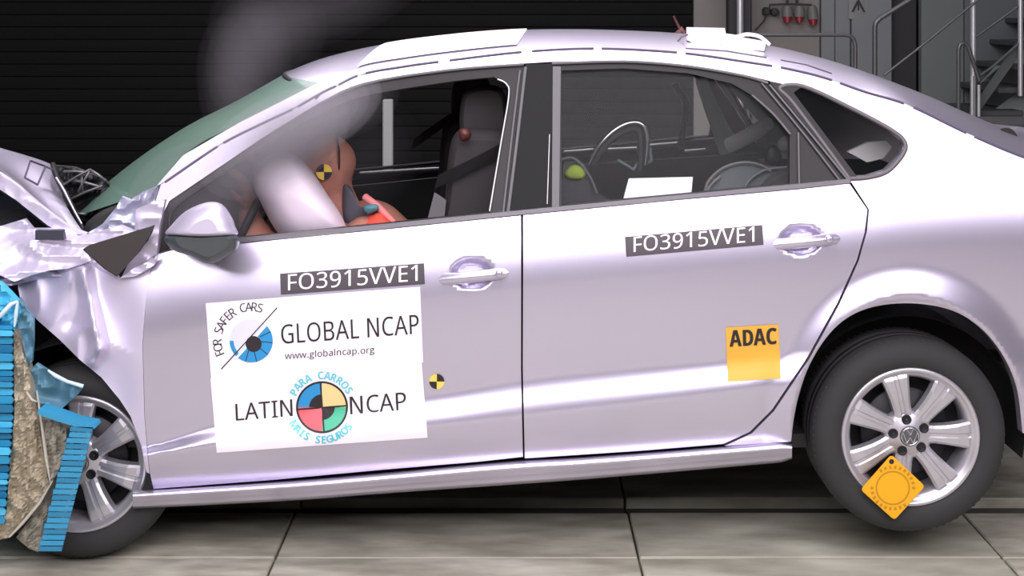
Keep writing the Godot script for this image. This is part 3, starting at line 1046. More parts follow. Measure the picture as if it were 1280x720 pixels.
	# wiper wreckage
	for w in [[78, 232, 112, 212], [98, 240, 112, 214], [90, 225, 126, 234], [112, 212, 132, 226], [102, 222, 103, 238], [86, 250, 128, 232], [90, 268, 108, 268], [80, 214, 110, 216]]:
		st = new_st()
		tube(st, PackedVector3Array([P(w[0], w[1], -0.42), P((w[0] + w[2]) / 2.0, (w[1] + w[3]) / 2.0 - 1.0, -0.4), P(w[2], w[3], -0.42)]), 0.0045, 6)
		obj("wiper_arm", st, M.steel, car)
	st = new_st()
	panel(st, V([68, 207, 92, 209, 130, 224, 150, 248, 146, 262, 128, 284, 106, 294, 88, 262, 74, 230]), func(x, y): return -0.5 + 0.03 * ridge(x, y, 2.0, 5.0), 5.0, 0.02)
	obj("scuttle_tray", st, M.black, car)
	st = new_st()
	box(st, P(30, 340, -0.75), Vector3(0.5, 0.4, 1.0), 0.03)
	box(st, P(30, 268, -0.5), Vector3(0.26, 0.1, 0.5), 0.03)
	obj("engine_block", st, M.black, car)
	st = new_st()
	panel(st, V([44, 288, 78, 288, 80, 300, 44, 300]), func(x, y): return -0.02, 6.0, 0.02)
	obj("headlamp_shard", st, M.dark_blue, car)

	# --- wheel housings and underside
	st = new_st()
	for c in [[97.0, 581.0], [1136.0, 548.0]]:
		st = new_st()
		lathe(st, P(c[0], c[1], -0.05), V([0.001, -0.3, 0.345, -0.3, 0.345, -0.03]), 40, false, -0.2, PI + 0.2)
		both("wheel_housing", st, M.black, car)
	st = new_st()
	box(st, Vector3(P(560, 590, -0.15).x, P(560, 560, -0.15).y, ZC), Vector3(1.55, 0.12, 1.4), 0.02, Basis(Vector3(0, 0, 1), 0.05))
	box(st, Vector3(P(1150, 480, -0.4).x, P(1150, 480, -0.4).y, ZC), Vector3(0.9, 0.22, 0.95), 0.03)
	obj("underbody", st, M.black, car)
	st = new_st()
	panel(st, V([192, 312, 300, 312, 480, 295, 650, 277, 850, 258, 1062, 238, 1092, 262, 1090, 300, 1060, 372, 1010, 446, 985, 500, 975, 560, 700, 590, 480, 606, 205, 612, 196, 590, 190, 480, 188, 380]), func(x, y): return side(x, y) * 0.5 - 0.07, 14.0, 0.0)
	both("inner_panel", st, M.interior, car)
	# tail
	st = new_st()
	loft(st, func(u, v):
		var x := lerpf(1440, 1456, sin(u * PI))
		var y := lerpf(232, 505, u)
		var a := P(x, y, -0.03)
		return Vector3(a.x + 0.07 * sin(v * PI), a.y, lerpf(-0.03, 2 * ZC + 0.03, v)), 20, 12, Vector3.RIGHT)
	obj("bumper", st, M.paint, car)
	st = new_st()
	inflate(st, smooth_poly(V([1250, 161, 1262, 160, 1271, 168, 1273, 178, 1266, 179, 1258, 170]), 3), slab(-0.55, -0.35, 0.01))
	obj("boot_seal", st, M.black, car)

	# --- wheels
	make_wheel("front_wheel", P(97, 581, -0.07), -15.0, -45.0, car)
	var rw := make_wheel("rear_wheel", P(1139, 547, -0.03), 1.0, 28.0, car)
	for wname in ["front_wheel", "rear_wheel"]:
		var src: Node3D = car.get_node(wname)
		var d := src.duplicate()
		d.name = wname
		car.add_child(d, true)
		var at := src.global_position
		d.global_transform = Transform3D(Basis(Vector3.UP, PI), Vector3(at.x, at.y, 2 * ZC - at.z))

	build_cabin(car)
	return car

func seat(car: Node3D, z: float, dx: float, dy: float, m: Material, called := "seat") -> void:
	var s := part_root(called, P(590 + dx, 330 + dy, z), car)
	var back := V([548, 290, 556, 250, 560, 200, 568, 168, 590, 160, 640, 166, 656, 200, 668, 260, 672, 330, 600, 345, 556, 330])
	var head := V([576, 170, 575, 135, 582, 114, 606, 106, 628, 112, 634, 140, 633, 168, 618, 182, 590, 182])
	var cush := V([440, 330, 450, 312, 560, 322, 640, 330, 640, 370, 450, 372])
	var k := (DEEP - z) / (DEEP + 0.5)
	for e in [["backrest", back, 0.22], ["head_restraint", head, 0.11], ["seat_cushion", cush, 0.22]]:
		var st := new_st()
		var o := PackedVector2Array()
		for p in smooth_poly(e[1], 4):
			# keep the seat the same size in metres whatever its depth
			o.append(Vector2(640 + (p.x - 640) / k + dx, HORIZON + (p.y - HORIZON) / k + dy))
		inflate(st, o, [[z - e[2], 0.82], [z - e[2] * 0.9, 0.93], [z - e[2] * 0.65, 1.0], [z + e[2] * 0.65, 1.0], [z + e[2] * 0.9, 0.93], [z + e[2], 0.82]])
		obj(e[0], st, m, s)

func build_cabin(car: Node3D) -> void:
	var st := new_st()
	seat(car, -0.5, 0, 0, M.seat)
	seat(car, -1.2, -20, 0, M.seat)
	# rear bench
	st = new_st()
	inflate(st, smooth_poly(V([900, 330, 930, 262, 960, 222, 1000, 205, 1040, 215, 1050, 300, 1040, 360, 900, 380]), 3), slab(-1.5, -0.2, 0.06, 0.9))
	obj("rear_bench", st, M.seat, car)
	st = new_st()
	inflate(st, smooth_poly(V([720, 330, 900, 320, 940, 360, 900, 390, 720, 390]), 3), slab(-1.5, -0.2, 0.06, 0.9))
	obj("rear_cushion", st, M.seat, car)
	st = new_st()
	var a := P(985, 196, ZC)
	box(st, Vector3(a.x + 0.25, a.y - 0.09, ZC), Vector3(0.5, 0.03, 1.25), 0.01)
	obj("parcel_shelf", st, M.interior, car)
	# cabin floor
	st = new_st()
	box(st, Vector3(P(600, 520, ZC).x, 0.34, ZC), Vector3(2.2, 0.04, 1.4))
	obj("cabin_floor", st, M.interior, car)
	# dashboard and wheel
	st = new_st()
	inflate(st, smooth_poly(V([100, 300, 130, 262, 200, 248, 262, 250, 285, 272, 280, 330, 240, 380, 120, 380]), 4), slab(-1.52, -0.2, 0.05, 0.92), Vector2(200, 310))
	obj("dashboard", st, M.interior, car)
	st = new_st()
	var ring := PackedVector3Array()
	var hub := P(318, 278, -0.5)
	var tilt := Basis(Vector3(0, 0, 1), deg_to_rad(-25))
	for k in 40:
		var t := TAU * k / 40
		ring.append(hub + tilt * Vector3(0, cos(t) * 0.18, sin(t) * 0.18))
	tube(st, ring, 0.013, 10, true)
	for t in [0.4, PI / 2 + 1.1, PI, -PI / 2]:
		tube(st, PackedVector3Array([hub, hub + tilt * Vector3(0, cos(t) * 0.18, sin(t) * 0.18)]), 0.012, 8)
	tube(st, PackedVector3Array([hub, hub + tilt * Vector3(-0.3, 0, 0)]), 0.03, 10)
	obj("steering_wheel", st, M.black, car)
	# airbag: a soft cushion, folded by the head
	st = new_st()
	inflate(st, smooth_poly(V([318, 212, 332, 196, 352, 190, 372, 196, 390, 214, 410, 244, 428, 272, 434, 298, 408, 312, 372, 310, 348, 292, 330, 262, 318, 236]), 5), ball(-0.36, 0.2, 12, 0.75), Vector2(375, 250))
	obj("airbag", st, M.airbag, car).set_meta("label", "inflated pale airbag in front of the driver dummy")
	# inside of the far doors
	st = new_st()
	panel(st, V([230, 300, 300, 246, 480, 229, 655, 211, 1040, 185, 1060, 330, 1000, 430, 230, 450]), func(x, y): return -1.52, 30.0, 0.03)
	obj("far_door_lining", st, M.lining, car)
	for l in [[450, 216.5, 549, 210.5], [705, 190, 745, 187], [760, 187, 800, 185], [812, 182, 846, 179], [856, 189, 882, 187]]:
		st = new_st()
		tube(st, PackedVector3Array([P(l[0], l[1], -1.5), P(l[2], l[3], -1.5)]), 0.006, 8)
		obj("far_window_ledge", st, M.pale_trim, car)
	# belts
	for s in [[646, 176, 608, 198, 545, 228, -0.24], [560, 150, 530, 170, 515, 182, -0.9]]:
		st = new_st()
		var p0 := P(s[0], s[1], s[6])
		var p1 := P(s[2], s[3], s[6])
		var p2 := P(s[4], s[5], s[6])
		for k in 12:
			var q := []
			for t in [k / 12.0, (k + 1) / 12.0]:
				var m := p0.lerp(p1, t).lerp(p1.lerp(p2, t), t)
				q.append(m + Vector3(0.006, 0.022, 0.0))
				q.append(m - Vector3(0.006, 0.022, 0.012))
			quad(st, q[0], q[1], q[3], q[2], q[0] - Vector3(0, 0, 1))
			quad(st, q[0] - Vector3(0, 0, 0.002), q[1] - Vector3(0, 0, 0.002), q[3] - Vector3(0, 0, 0.002), q[2] - Vector3(0, 0, 0.002), q[0] + Vector3(0, 0, 1))
		obj("seat_belt", st, M.black, car)
	st = new_st()
	inflate(st, smooth_poly(V([573, 163, 582, 160, 589, 166, 586, 175, 576, 176]), 3), ball(-0.24, 0.02))
	obj("belt_guide", st, M.dark_red, car)
	# light panel on the side of the driver's backrest
	st = new_st()
	inflate(st, V([543, 240, 558, 250, 556, 272, 534, 274]), slab(-0.27, -0.25, 0.004))
	obj("seat_side_trim", st, M.grey_trim, car)
	# far rear pillar
	st = new_st()
	tube(st, PackedVector3Array([P(876, 98, -1.36), P(888, 132, -1.36), P(900, 160, -1.38), P(912, 186, -1.4)]), [0.024, 0.028, 0.034, 0.045], 12)
	obj("far_pillar_trim", st, M.sage, car)
	st = new_st()
	tube(st, PackedVector3Array([P(912, 182, -1.3), P(930, 173, -1.25), P(948, 163, -1.2), P(960, 154, -1.15)]), [0.03, 0.03, 0.03, 0.026], 12)
	obj("far_pillar_roll", st, M.sage_light, car)
	st = new_st()
	panel(st, V([905, 100, 940, 108, 996, 172, 996, 200, 960, 196, 956, 160, 930, 130]), func(x, y): return -1.42, 12.0, 0.02)
	obj("far_pillar_panel", st, M.sage, car)
	st = new_st()
	inflate(st, smooth_poly(V([972, 178, 980, 170, 990, 172, 994, 182, 988, 190, 976, 190]), 3), ball(-1.2, 0.05))
	obj("belt_reel", st, M.sage_light, car)
	st = new_st()
	var pts := PackedVector3Array()
	for p in smooth_poly(V([843, 104, 850, 116, 858, 130, 856, 150, 851, 184]), 4, false):
		pts.append(P(p.x, p.y, -1.46))
	tube(st, pts, 0.012, 8)
	obj("far_window_post", st, M.black, car)
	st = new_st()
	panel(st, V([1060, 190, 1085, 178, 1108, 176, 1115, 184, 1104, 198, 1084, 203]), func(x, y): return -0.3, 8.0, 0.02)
	obj("far_light_patch", st, M.white, car)  # white sheet standing in for bright light through the far window

# ------------------------------------------------------------------ occupants and what they carry
func build_dummy() -> void:
	var d := thing("crash_test_dummy", "tan crash test dummy at the wheel pitched face first into the airbag", "dummy", P(500, 330, -0.5))
	var J := func(x, y, z): return P(x, y, z)
	var st := new_st()
	# head and neck: one skin with brow, nose, lips, chin and ears
	var hz := -0.47
	var bones := [
		[J.call(408, 196, hz - 0.012), J.call(408, 196, hz + 0.012), 0.074, 0.074],
		[J.call(398, 214, hz - 0.01), J.call(398, 214, hz + 0.01), 0.068, 0.068],
		[J.call(388, 232, hz), J.call(396, 238, hz), 0.045, 0.05],
		[J.call(382, 203, hz - 0.03), J.call(382, 203, hz + 0.03), 0.026, 0.026],
		[J.call(374, 209, hz), J.call(369, 217, hz), 0.011, 0.015],
		[J.call(375, 227, hz - 0.018), J.call(375, 227, hz + 0.018), 0.011, 0.011],
		[J.call(377, 232, hz - 0.015), J.call(377, 232, hz + 0.015), 0.01, 0.01],
		[J.call(381, 243, hz - 0.012), J.call(381, 243, hz + 0.012), 0.018, 0.018],
		[J.call(424, 214, hz + 0.058), J.call(423, 221, hz + 0.055), 0.01, 0.008],
		[J.call(416, 203, hz - 0.015), J.call(416, 203, hz + 0.015), 0.074, 0.074],
		[J.call(414, 222, hz - 0.01), J.call(414, 222, hz + 0.01), 0.06, 0.06],
		[J.call(424, 214, hz - 0.058), J.call(423, 221, hz - 0.055), 0.01, 0.008],
		[J.call(416, 228, hz), J.call(436, 276, hz), 0.05, 0.055],
		[J.call(436, 276, hz), J.call(448, 300, hz), 0.055, 0.07]]
	nets(st, bones, 0.0045, 0.022)
	var head := obj("head", st, M.skin, d)
	for s in [-1, 1]:
		st = new_st()
		var eye: Vector3 = J.call(377, 209, hz + s * 0.032)
		tube(st, PackedVector3Array([eye - Vector3(0, 0.005, 0), eye, eye + Vector3(0, 0.005, 0)]), [0.004, 0.009, 0.004], 8)
		obj("eye", st, M.ink, head)
	# dark joint across the skull and target on the temple
	st = new_st()
	var arc := PackedVector3Array()
	for k in 15:
		var t := lerpf(2.0, -0.9, k / 14.0)
		arc.append(J.call(409 + 21 * cos(t) * 0.35 + 8, 199 - 34 * sin(t), hz + 0.1 - 0.05 * absf(sin(t))))
	tube(st, arc, 0.003, 6)
	obj("skull_joint", st, M.ink, head)
	var y := new_st()
	var k := new_st()
	for s in 4:
		disc(k if s % 2 else y, Vector2(405, 215), 0, 10, s * 90, s * 90 + 90, func(_a, _b): return hz + 0.098, 0.0, 0.3)
	layered("target_marker", [[y, M.print_yellow], [k, M.ink]], head)
	# body: one skin from shoulders to feet
	st = new_st()
	var sz := -0.5
	bones = [
		[J.call(462, 300, sz), J.call(560, 395, sz), 0.13, 0.135],
		[J.call(458, 296, sz - 0.13), J.call(458, 296, sz + 0.13), 0.06, 0.06],
		[J.call(560, 395, sz - 0.08), J.call(560, 395, sz + 0.08), 0.13, 0.13]]
	for s in [-1.0, 1.0]:
		bones.append_array([
			[J.call(560, 395, sz + s * 0.09), J.call(395, 375, sz + s * 0.13), 0.085, 0.06],
			[J.call(395, 375, sz + s * 0.13), J.call(300, 520, sz + s * 0.11), 0.055, 0.04],
			[J.call(300, 520, sz + s * 0.11), J.call(262, 508, sz + s * 0.11), 0.042, 0.035],
			[J.call(458, 298, sz + s * 0.17), J.call(392, 350, sz + s * 0.2), 0.05, 0.042]])
	bones.append_array([
		[J.call(392, 350, sz + 0.2), J.call(322, 306, sz + 0.14), 0.045, 0.048],
		[J.call(322, 306, sz + 0.14), J.call(311, 268, sz + 0.1), 0.048, 0.036],
		[J.call(392, 350, sz - 0.2), J.call(330, 300, sz - 0.16), 0.042, 0.034],
		[J.call(330, 300, sz - 0.16), J.call(312, 262, sz - 0.12), 0.034, 0.027]])
	nets(st, bones, 0.014, 0.05)
	for s in [0.1, -0.12]:
		hand(st, J.call(311, 266, sz + s), J.call(302, 212, sz + s))
	var body := obj("body", st, M.skin, d)
	# clothes
	st = new_st()
	inflate(st, smooth_poly(V([428, 284, 452, 268, 470, 258, 484, 266, 494, 276, 540, 330, 580, 400, 520, 430, 470, 360, 440, 310]), 4), ball(sz, 0.24, 10, 0.35), Vector2(495, 330))
	obj("shirt", st, M.shirt, body)
	st = new_st()
	inflate(st, smooth_poly(V([428, 232, 440, 236, 446, 256, 470, 262, 474, 276, 432, 284]), 4), ball(hz + 0.02, 0.09, 8, 0.5))
	obj("collar", st, M.collar, body)
	st = new_st()
	inflate(st, smooth_poly(V([454, 258, 470, 255, 474, 262, 460, 268]), 3), ball(hz + 0.13, 0.03, 6, 0.5))
	obj("shoulder_patch", st, M.teal, body)
	st = new_st()
	tube(st, PackedVector3Array([J.call(456, 246, hz + 0.1), J.call(472, 258, hz + 0.13), J.call(492, 278, hz + 0.13)]), [0.012, 0.012, 0.01], 8)
	obj("shoulder_strap", st, M.strap, body)

func hand(st: SurfaceTool, wrist: Vector3, tip: Vector3) -> void:
	# palm and five fingers loosely curled towards the dashboard
	var up := (tip - wrist).normalized()
	var across := Vector3(0, 0, 1)
	var front := up.cross(across).normalized()
	if front.x > 0:
		front = -front
	var size := 0.185
	var palm := wrist + up * 0.05
	var bones := []
	for i in 4:
		var off := across * (0.024 - 0.016 * i)
		bones.append([wrist + up * 0.01 + off * 0.5, wrist + up * 0.088 + off, 0.017, 0.0125])
	nets(st, bones + [[wrist - up * 0.02, palm, 0.024, 0.022]], 0.004, 0.014)
	var lens := [0.07, 0.08, 0.075, 0.058]
	for i in 4:
		var root := wrist + up * 0.08 + across * (0.026 - 0.0175 * i)
		var l: float = lens[i]
		var d1 := (up + front * 0.25 + across * (0.12 - 0.08 * i)).normalized()
		var d2 := (up + front * 0.8).normalized()
		var d3 := (up * 0.5 + front).normalized()
		var a := root + d1 * l * 0.45
		var b := a + d2 * l * 0.32
		nets(st, [[root, a, 0.0095, 0.009], [a, b, 0.009, 0.008], [b, b + d3 * l * 0.25, 0.008, 0.007]], 0.0035, 0.006)
	var tr := wrist + up * 0.03 + across * 0.026
	var t1 := tr + (up * 0.7 + across * 0.5 + front * 0.5).normalized() * 0.035
	nets(st, [[wrist + up * 0.02 + across * 0.01, tr, 0.014, 0.012], [tr, t1, 0.012, 0.01], [t1, t1 + (up + front * 0.6).normalized() * 0.028, 0.01, 0.008]], 0.0035, 0.008)

func build_child_seats() -> void:
	# infant carrier behind the driver's seat
	var c := thing("infant_carrier", "dark infant carrier with a chrome edged carrying hoop on the rear seat", "child seat", P(745, 300, -0.75), "")
	var st := new_st()
	inflate(st, smooth_poly(V([700, 320, 698, 210, 706, 197, 722, 198, 734, 212, 746, 240, 790, 258, 850, 262, 852, 320]), 4), slab(-0.98, -0.55, 0.05, 0.9))
	obj("shell", st, M.shell_dark, c)
	st = new_st()
	var pts := PackedVector3Array()
	for p in smooth_poly(V([736, 205, 746, 186, 762, 168, 780, 156, 796, 153, 806, 160, 809, 178, 806, 206]), 5, false):
		pts.append(P(p.x, p.y, -0.6))
	tube(st, pts, 0.009, 10)
	obj("carrying_hoop", st, M.chrome, c)
	st = new_st()
	pts = PackedVector3Array()
	for p in smooth_poly(V([742, 206, 756, 182, 776, 166, 792, 161, 800, 168, 801, 190, 800, 214]), 5, false):
		pts.append(P(p.x, p.y, -0.62))
	tube(st, pts, 0.013, 10)
	obj("hoop_grip", st, M.black, c)
	st = new_st()
	pts = PackedVector3Array()
	for p in smooth_poly(V([700, 200, 714, 197, 726, 205, 738, 222, 746, 242]), 4, false):
		pts.append(P(p.x, p.y, -0.53))
	tube(st, pts, 0.004, 8)
	obj("shell_rim", st, M.grey_trim, c)
	for l in [[772, 200, 792, 212, 806, 190], [812, 184, 814, 200, 806, 206]]:
		st = new_st()
		tube(st, PackedVector3Array([P(l[0], l[1], -0.62), P(l[2], l[3], -0.62), P(l[4], l[5], -0.62)]), 0.006, 8)
		obj("harness_strap", st, M.slate, c)
	st = new_st()
	inflate(st, smooth_poly(V([708, 212, 716, 206, 726, 208, 732, 216, 728, 224, 712, 224, 706, 219]), 4), ball(-0.55, 0.03, 8, 0.5))
	var m := thing("padded_headrest_cushion", "small yellow-green cushion in the infant carrier behind the black door pillar", "cushion", P(718, 224, -0.55))
	obj("cushion", st, M.lime, m)
	# white card
	st = new_st()
	inflate(st, V([786, 223, 866, 221, 864, 246, 778, 252]), slab(-0.33, -0.326, 0.001, 0.99))
	var card := obj("paper_card", st, M.card, self)
	tag(card, "blank white card standing inside the rear side window", "card")
	# second child seat
	c = thing("child_seat", "grey child seat with a rounded rim on the rear bench near the quarter window", "child seat", P(930, 300, -0.6))
	st = new_st()
	inflate(st, smooth_poly(V([880, 330, 880, 240, 888, 222, 906, 208, 930, 202, 956, 206, 980, 212, 990, 240, 990, 330]), 4), slab(-0.8, -0.36, 0.05, 0.88))
	obj("shell", st, M.shell_grey, c)
	for r in [[880, 244, 886, 226, 904, 210, 928, 203, 950, 206, 964, 214], [928, 240, 938, 224, 958, 212, 986, 209], [882, 244, 888, 232, 900, 220]]:
		st = new_st()
		pts = PackedVector3Array()
		for p in smooth_poly(V(r), 5, false):
			pts.append(P(p.x, p.y, -0.345))
		tube(st, pts, 0.0045, 8)
		obj("shell_rim", st, M.grey_trim, c)
	st = new_st()
	inflate(st, smooth_poly(V([958, 186, 966, 180, 976, 190, 978, 204, 966, 208, 956, 202]), 3), ball(-0.6, 0.06, 8, 0.5))
	obj("head_wing", st, M.black, c)

func build_roof_box() -> void:
	var b := thing("sensor_box", "small pinkish white box with a cable clipped onto the rear of the roof", "box", P(890, 52, -0.5))
	var st := new_st()
	inflate(st, V([858, 34, 906, 35, 910, 54, 902, 58, 872, 57, 858, 50]), slab(-0.72, -0.42, 0.012, 0.97))
	obj("housing", st, M.box_pink, b)
	st = new_st()
	inflate(st, V([906, 42, 916, 43, 930, 47, 958, 52, 956, 64, 900, 60]), slab(-0.66, -0.4, 0.008, 0.97))
	obj("base_plate", st, M.white, b)
	st = new_st()
	var pts := PackedVector3Array()
	for p in smooth_poly(V([906, 44, 920, 46, 934, 43, 950, 46, 962, 56]), 5, false):
		pts.append(P(p.x, p.y, -0.4))
	tube(st, pts, 0.006, 8)
	obj("cable", st, M.white, b)
	st = new_st()
	tube(st, PackedVector3Array([P(842, 58, -0.42), P(852, 46, -0.42), P(860, 43, -0.42)]), 0.003, 6)
	obj("wire", st, M.grey_trim, b)

func build_tag() -> void:
	var zt := 0.0
	var t := thing("diamond_tag", "orange-yellow diamond tag hanging in front of the rear wheel spokes", "tag", P(1115, 609, zt))
	var st := new_st()
	var o := PackedVector2Array()
	var k := V([1114, 568, 1156.5, 608, 1118, 650.5, 1075.5, 612])
	for i in 4:
		var a := k[(i + 3) % 4]
		var b := k[i]
		var c := k[(i + 1) % 4]
		for e in 5:
			var s := e / 4.0
			o.append((b + (a - b).normalized() * 5.0).lerp(b, s).lerp(b.lerp(b + (c - b).normalized() * 5.0, s), s))
	inflate(st, o, slab(zt - 0.004, zt, 0.001, 0.985))
	obj("plate", st, M.tag_yellow, t)
	st = new_st()
	var zf := func(_x, _y): return zt
	disc(st, Vector2(1116, 610), 19.5, 21.5, 0, 360, zf, 0.0006)
	for i in 26:
		var a := TAU * i / 26
		if i % 13 > 9:
			continue
		disc(st, Vector2(1116, 610), 24, 28, rad_to_deg(a) - 3.5, rad_to_deg(a) + 3.5, zf, 0.0006)
	obj("printed_ring", st, M.tag_print, t)
	st = new_st()
	disc(st, Vector2(1114.5, 577), 0, 3.2, 0, 360, zf, 0.0008)
	obj("eyelet", st, M.ink, t)

# ------------------------------------------------------------------ the barrier the car ran into
func build_barrier() -> void:
	var b := thing("honeycomb_barrier", "crushed blue and tan honeycomb barrier block in front of the car", "barrier", P(-40, 690, 0.0))
	var st := new_st()
	# the uncrushed bulk, out of the frame
	box(st, Vector3(-1.9, 0.5, -0.55), Vector3(0.7, 0.6, 1.3), 0.02)
	obj("backing_block", st, M.blue, b)
	# stacked folded sheets of the near face
	var y := 407.0
	var i := 0
	while y < 652:
		var h := 6.0 + 5.0 * absf(sin(i * 2.7))
		st = new_st()
		var r := 18.0 - maxf(0.0, (y - 520.0)) * 0.08
		var z0 := 0.05 + 0.012 * sin(i * 1.9)
		inflate(st, V([-120, y, -30, y - 1.0, r - 3, y, r, y + h * 0.5, r - 2, y + h - 0.8, -120, y + h - 0.6]), [[-0.25, 0.98], [z0 - 0.006, 1.0], [z0, 0.97]], Vector2(-60, y + h * 0.5))
		obj("sheet_fold", st, [M.blue, M.blue_light, M.blue, M.blue_deep][i % 4], b)
		y += h
		i += 1
	st = new_st()
	panel(st, V([-120, 330, -20, 345, 0, 356, 10, 366, 22, 379, 25, 392, 18, 412, -120, 412]), func(x, y): return 0.03 + 0.02 * ridge(x, y, 2.0, 4.0), 4.0, 0.03)
	obj("top_sheet", st, M.blue_light, b)
	st = new_st()
	tube(st, PackedVector3Array([P(-10, 402, 0.06), P(2, 393, 0.065), P(14, 380, 0.06), P(22, 377, 0.05)]), [0.004, 0.007, 0.007, 0.004], 7)
	tube(st, PackedVector3Array([P(22, 377, 0.05), P(20, 392, 0.055), P(18, 408, 0.05)]), [0.004, 0.006, 0.003], 7)
	obj("torn_fold", st, M.blue_pale, b)
	# crushed honeycomb core
	var core := func(x, y): return 0.02 + 0.02 * ridge(x * 1.4, y * 0.4, 2.0, 12.0) + 0.006 * ridge(x, y, 9.0, 3.0)
	st = new_st()
	panel(st, V([17, 412, 24, 424, 30, 445, 37, 470, 40, 500, 48, 530, 54, 565, 60, 600, 66, 601, 60, 612, 45, 634, 28, 654, 12, 672, -6, 676, -30, 676, -20, 650, 8, 640, 14, 560, 18, 520]), core, 2.6, 0.04, [], 0.0, true)
	obj("honeycomb_core", st, M.core, b)
	st = new_st()
	panel(st, V([49, 522, 80, 531, 86, 540, 82, 565, 72, 592, 64, 604, 60, 590, 56, 560]), core, 2.6, 0.03, [], 0.01, true)
	panel(st, V([64, 604, 76, 596, 74, 610, 62, 650, 48, 690, 36, 686, 20, 672, 40, 645, 58, 618]), core, 2.6, 0.03, [], -0.04, true)
	obj("honeycomb_core", st, M.core_grey, b)
	st = new_st()
	tube(st, PackedVector3Array([P(66, 601, 0.05), P(50, 628, 0.055), P(30, 652, 0.055), P(12, 671, 0.05)]), [0.002, 0.005, 0.005, 0.003], 6)
	tube(st, PackedVector3Array([P(46, 488, 0.04), P(52, 530, 0.05), P(58, 575, 0.05), P(63, 604, 0.05)]), [0.002, 0.004, 0.005, 0.002], 6)
	tube(st, PackedVector3Array([P(33, 490, 0.07), P(40, 500, 0.07), P(46, 502, 0.06)]), [0.003, 0.004, 0.002], 6)
	obj("torn_edge", st, M.core_pale, b)
	# dull teal sheets between core and wing
	st = new_st()
	panel(st, V([25, 372, 34, 388, 42, 396, 42, 425, 40, 452, 36, 458, 32, 448, 28, 425, 22, 405, 20, 385]), func(x, y): return 0.02 + 0.02 * ridge(x, y, 1.5, 7.0), 4.0, 0.01)
	panel(st, V([38, 462, 46, 454, 62, 464, 80, 476, 104, 484, 98, 492, 92, 498, 76, 512, 66, 516, 48, 511, 42, 480]), func(x, y): return 0.0 + 0.02 * ridge(x, y, 1.2, 17.0), 4.0, 0.01)
	obj("bent_sheet", st, M.teal_sheet, b)
	st = new_st()
	tube(st, PackedVector3Array([P(60, 463, 0.02), P(70, 470, 0.025), P(84, 477, 0.025), P(104, 483, 0.02)]), [0.003, 0.006, 0.005, 0.006], 7)
	obj("torn_edge", st, M.blue_pale, b)
	# the loose strip across the wheel: a stack of small sheets
	st = new_st()
	panel(st, V([48, 512, 70, 519, 92, 527, 116, 532, 118, 536, 96, 534, 70, 526, 47, 518]), func(x, y): return 0.1, 4.0, 0.06)
	obj("strip_cap", st, M.blue_mid, b)
	var n := 22
	for k in n:
		var t0 := k / float(n)
		var t1 := (k + 0.88) / float(n)
		var l0 := Vector2(88, 533).lerp(Vector2(47, 690), t0) + Vector2(sin(k * 2.1) * 0.8, 0)
		var l1 := Vector2(88, 533).lerp(Vector2(47, 690), t1) + Vector2(sin(k * 2.1) * 0.8, 0)
		var r0 := Vector2(117, 534).lerp(Vector2(77, 690), t0)
		var r1 := Vector2(117, 534).lerp(Vector2(77, 690), t1)
		st = new_st()
		inflate(st, PackedVector2Array([l0, r0, r1, l1]), [[0.0, 1.0], [0.096, 1.0], [0.1 + 0.003 * sin(k * 1.3), 0.96]])
		obj("strip_layer", st, M.blue_mid if k % 3 else M.blue_strip, b)

# ------------------------------------------------------------------ behind the car
func back_p(px: float, py: float, z: float) -> Vector3:
	return P(px, py, z)

func rail(pts: Array, z: float, r: float, m: Material, parent: Node, called: String) -> MeshInstance3D:
	var st := new_st()
	var q := PackedVector3Array()
	for p in V(pts):
		q.append(P(p.x, p.y, z))
	tube(st, q, r, 10)
	return obj(called, st, m, parent)

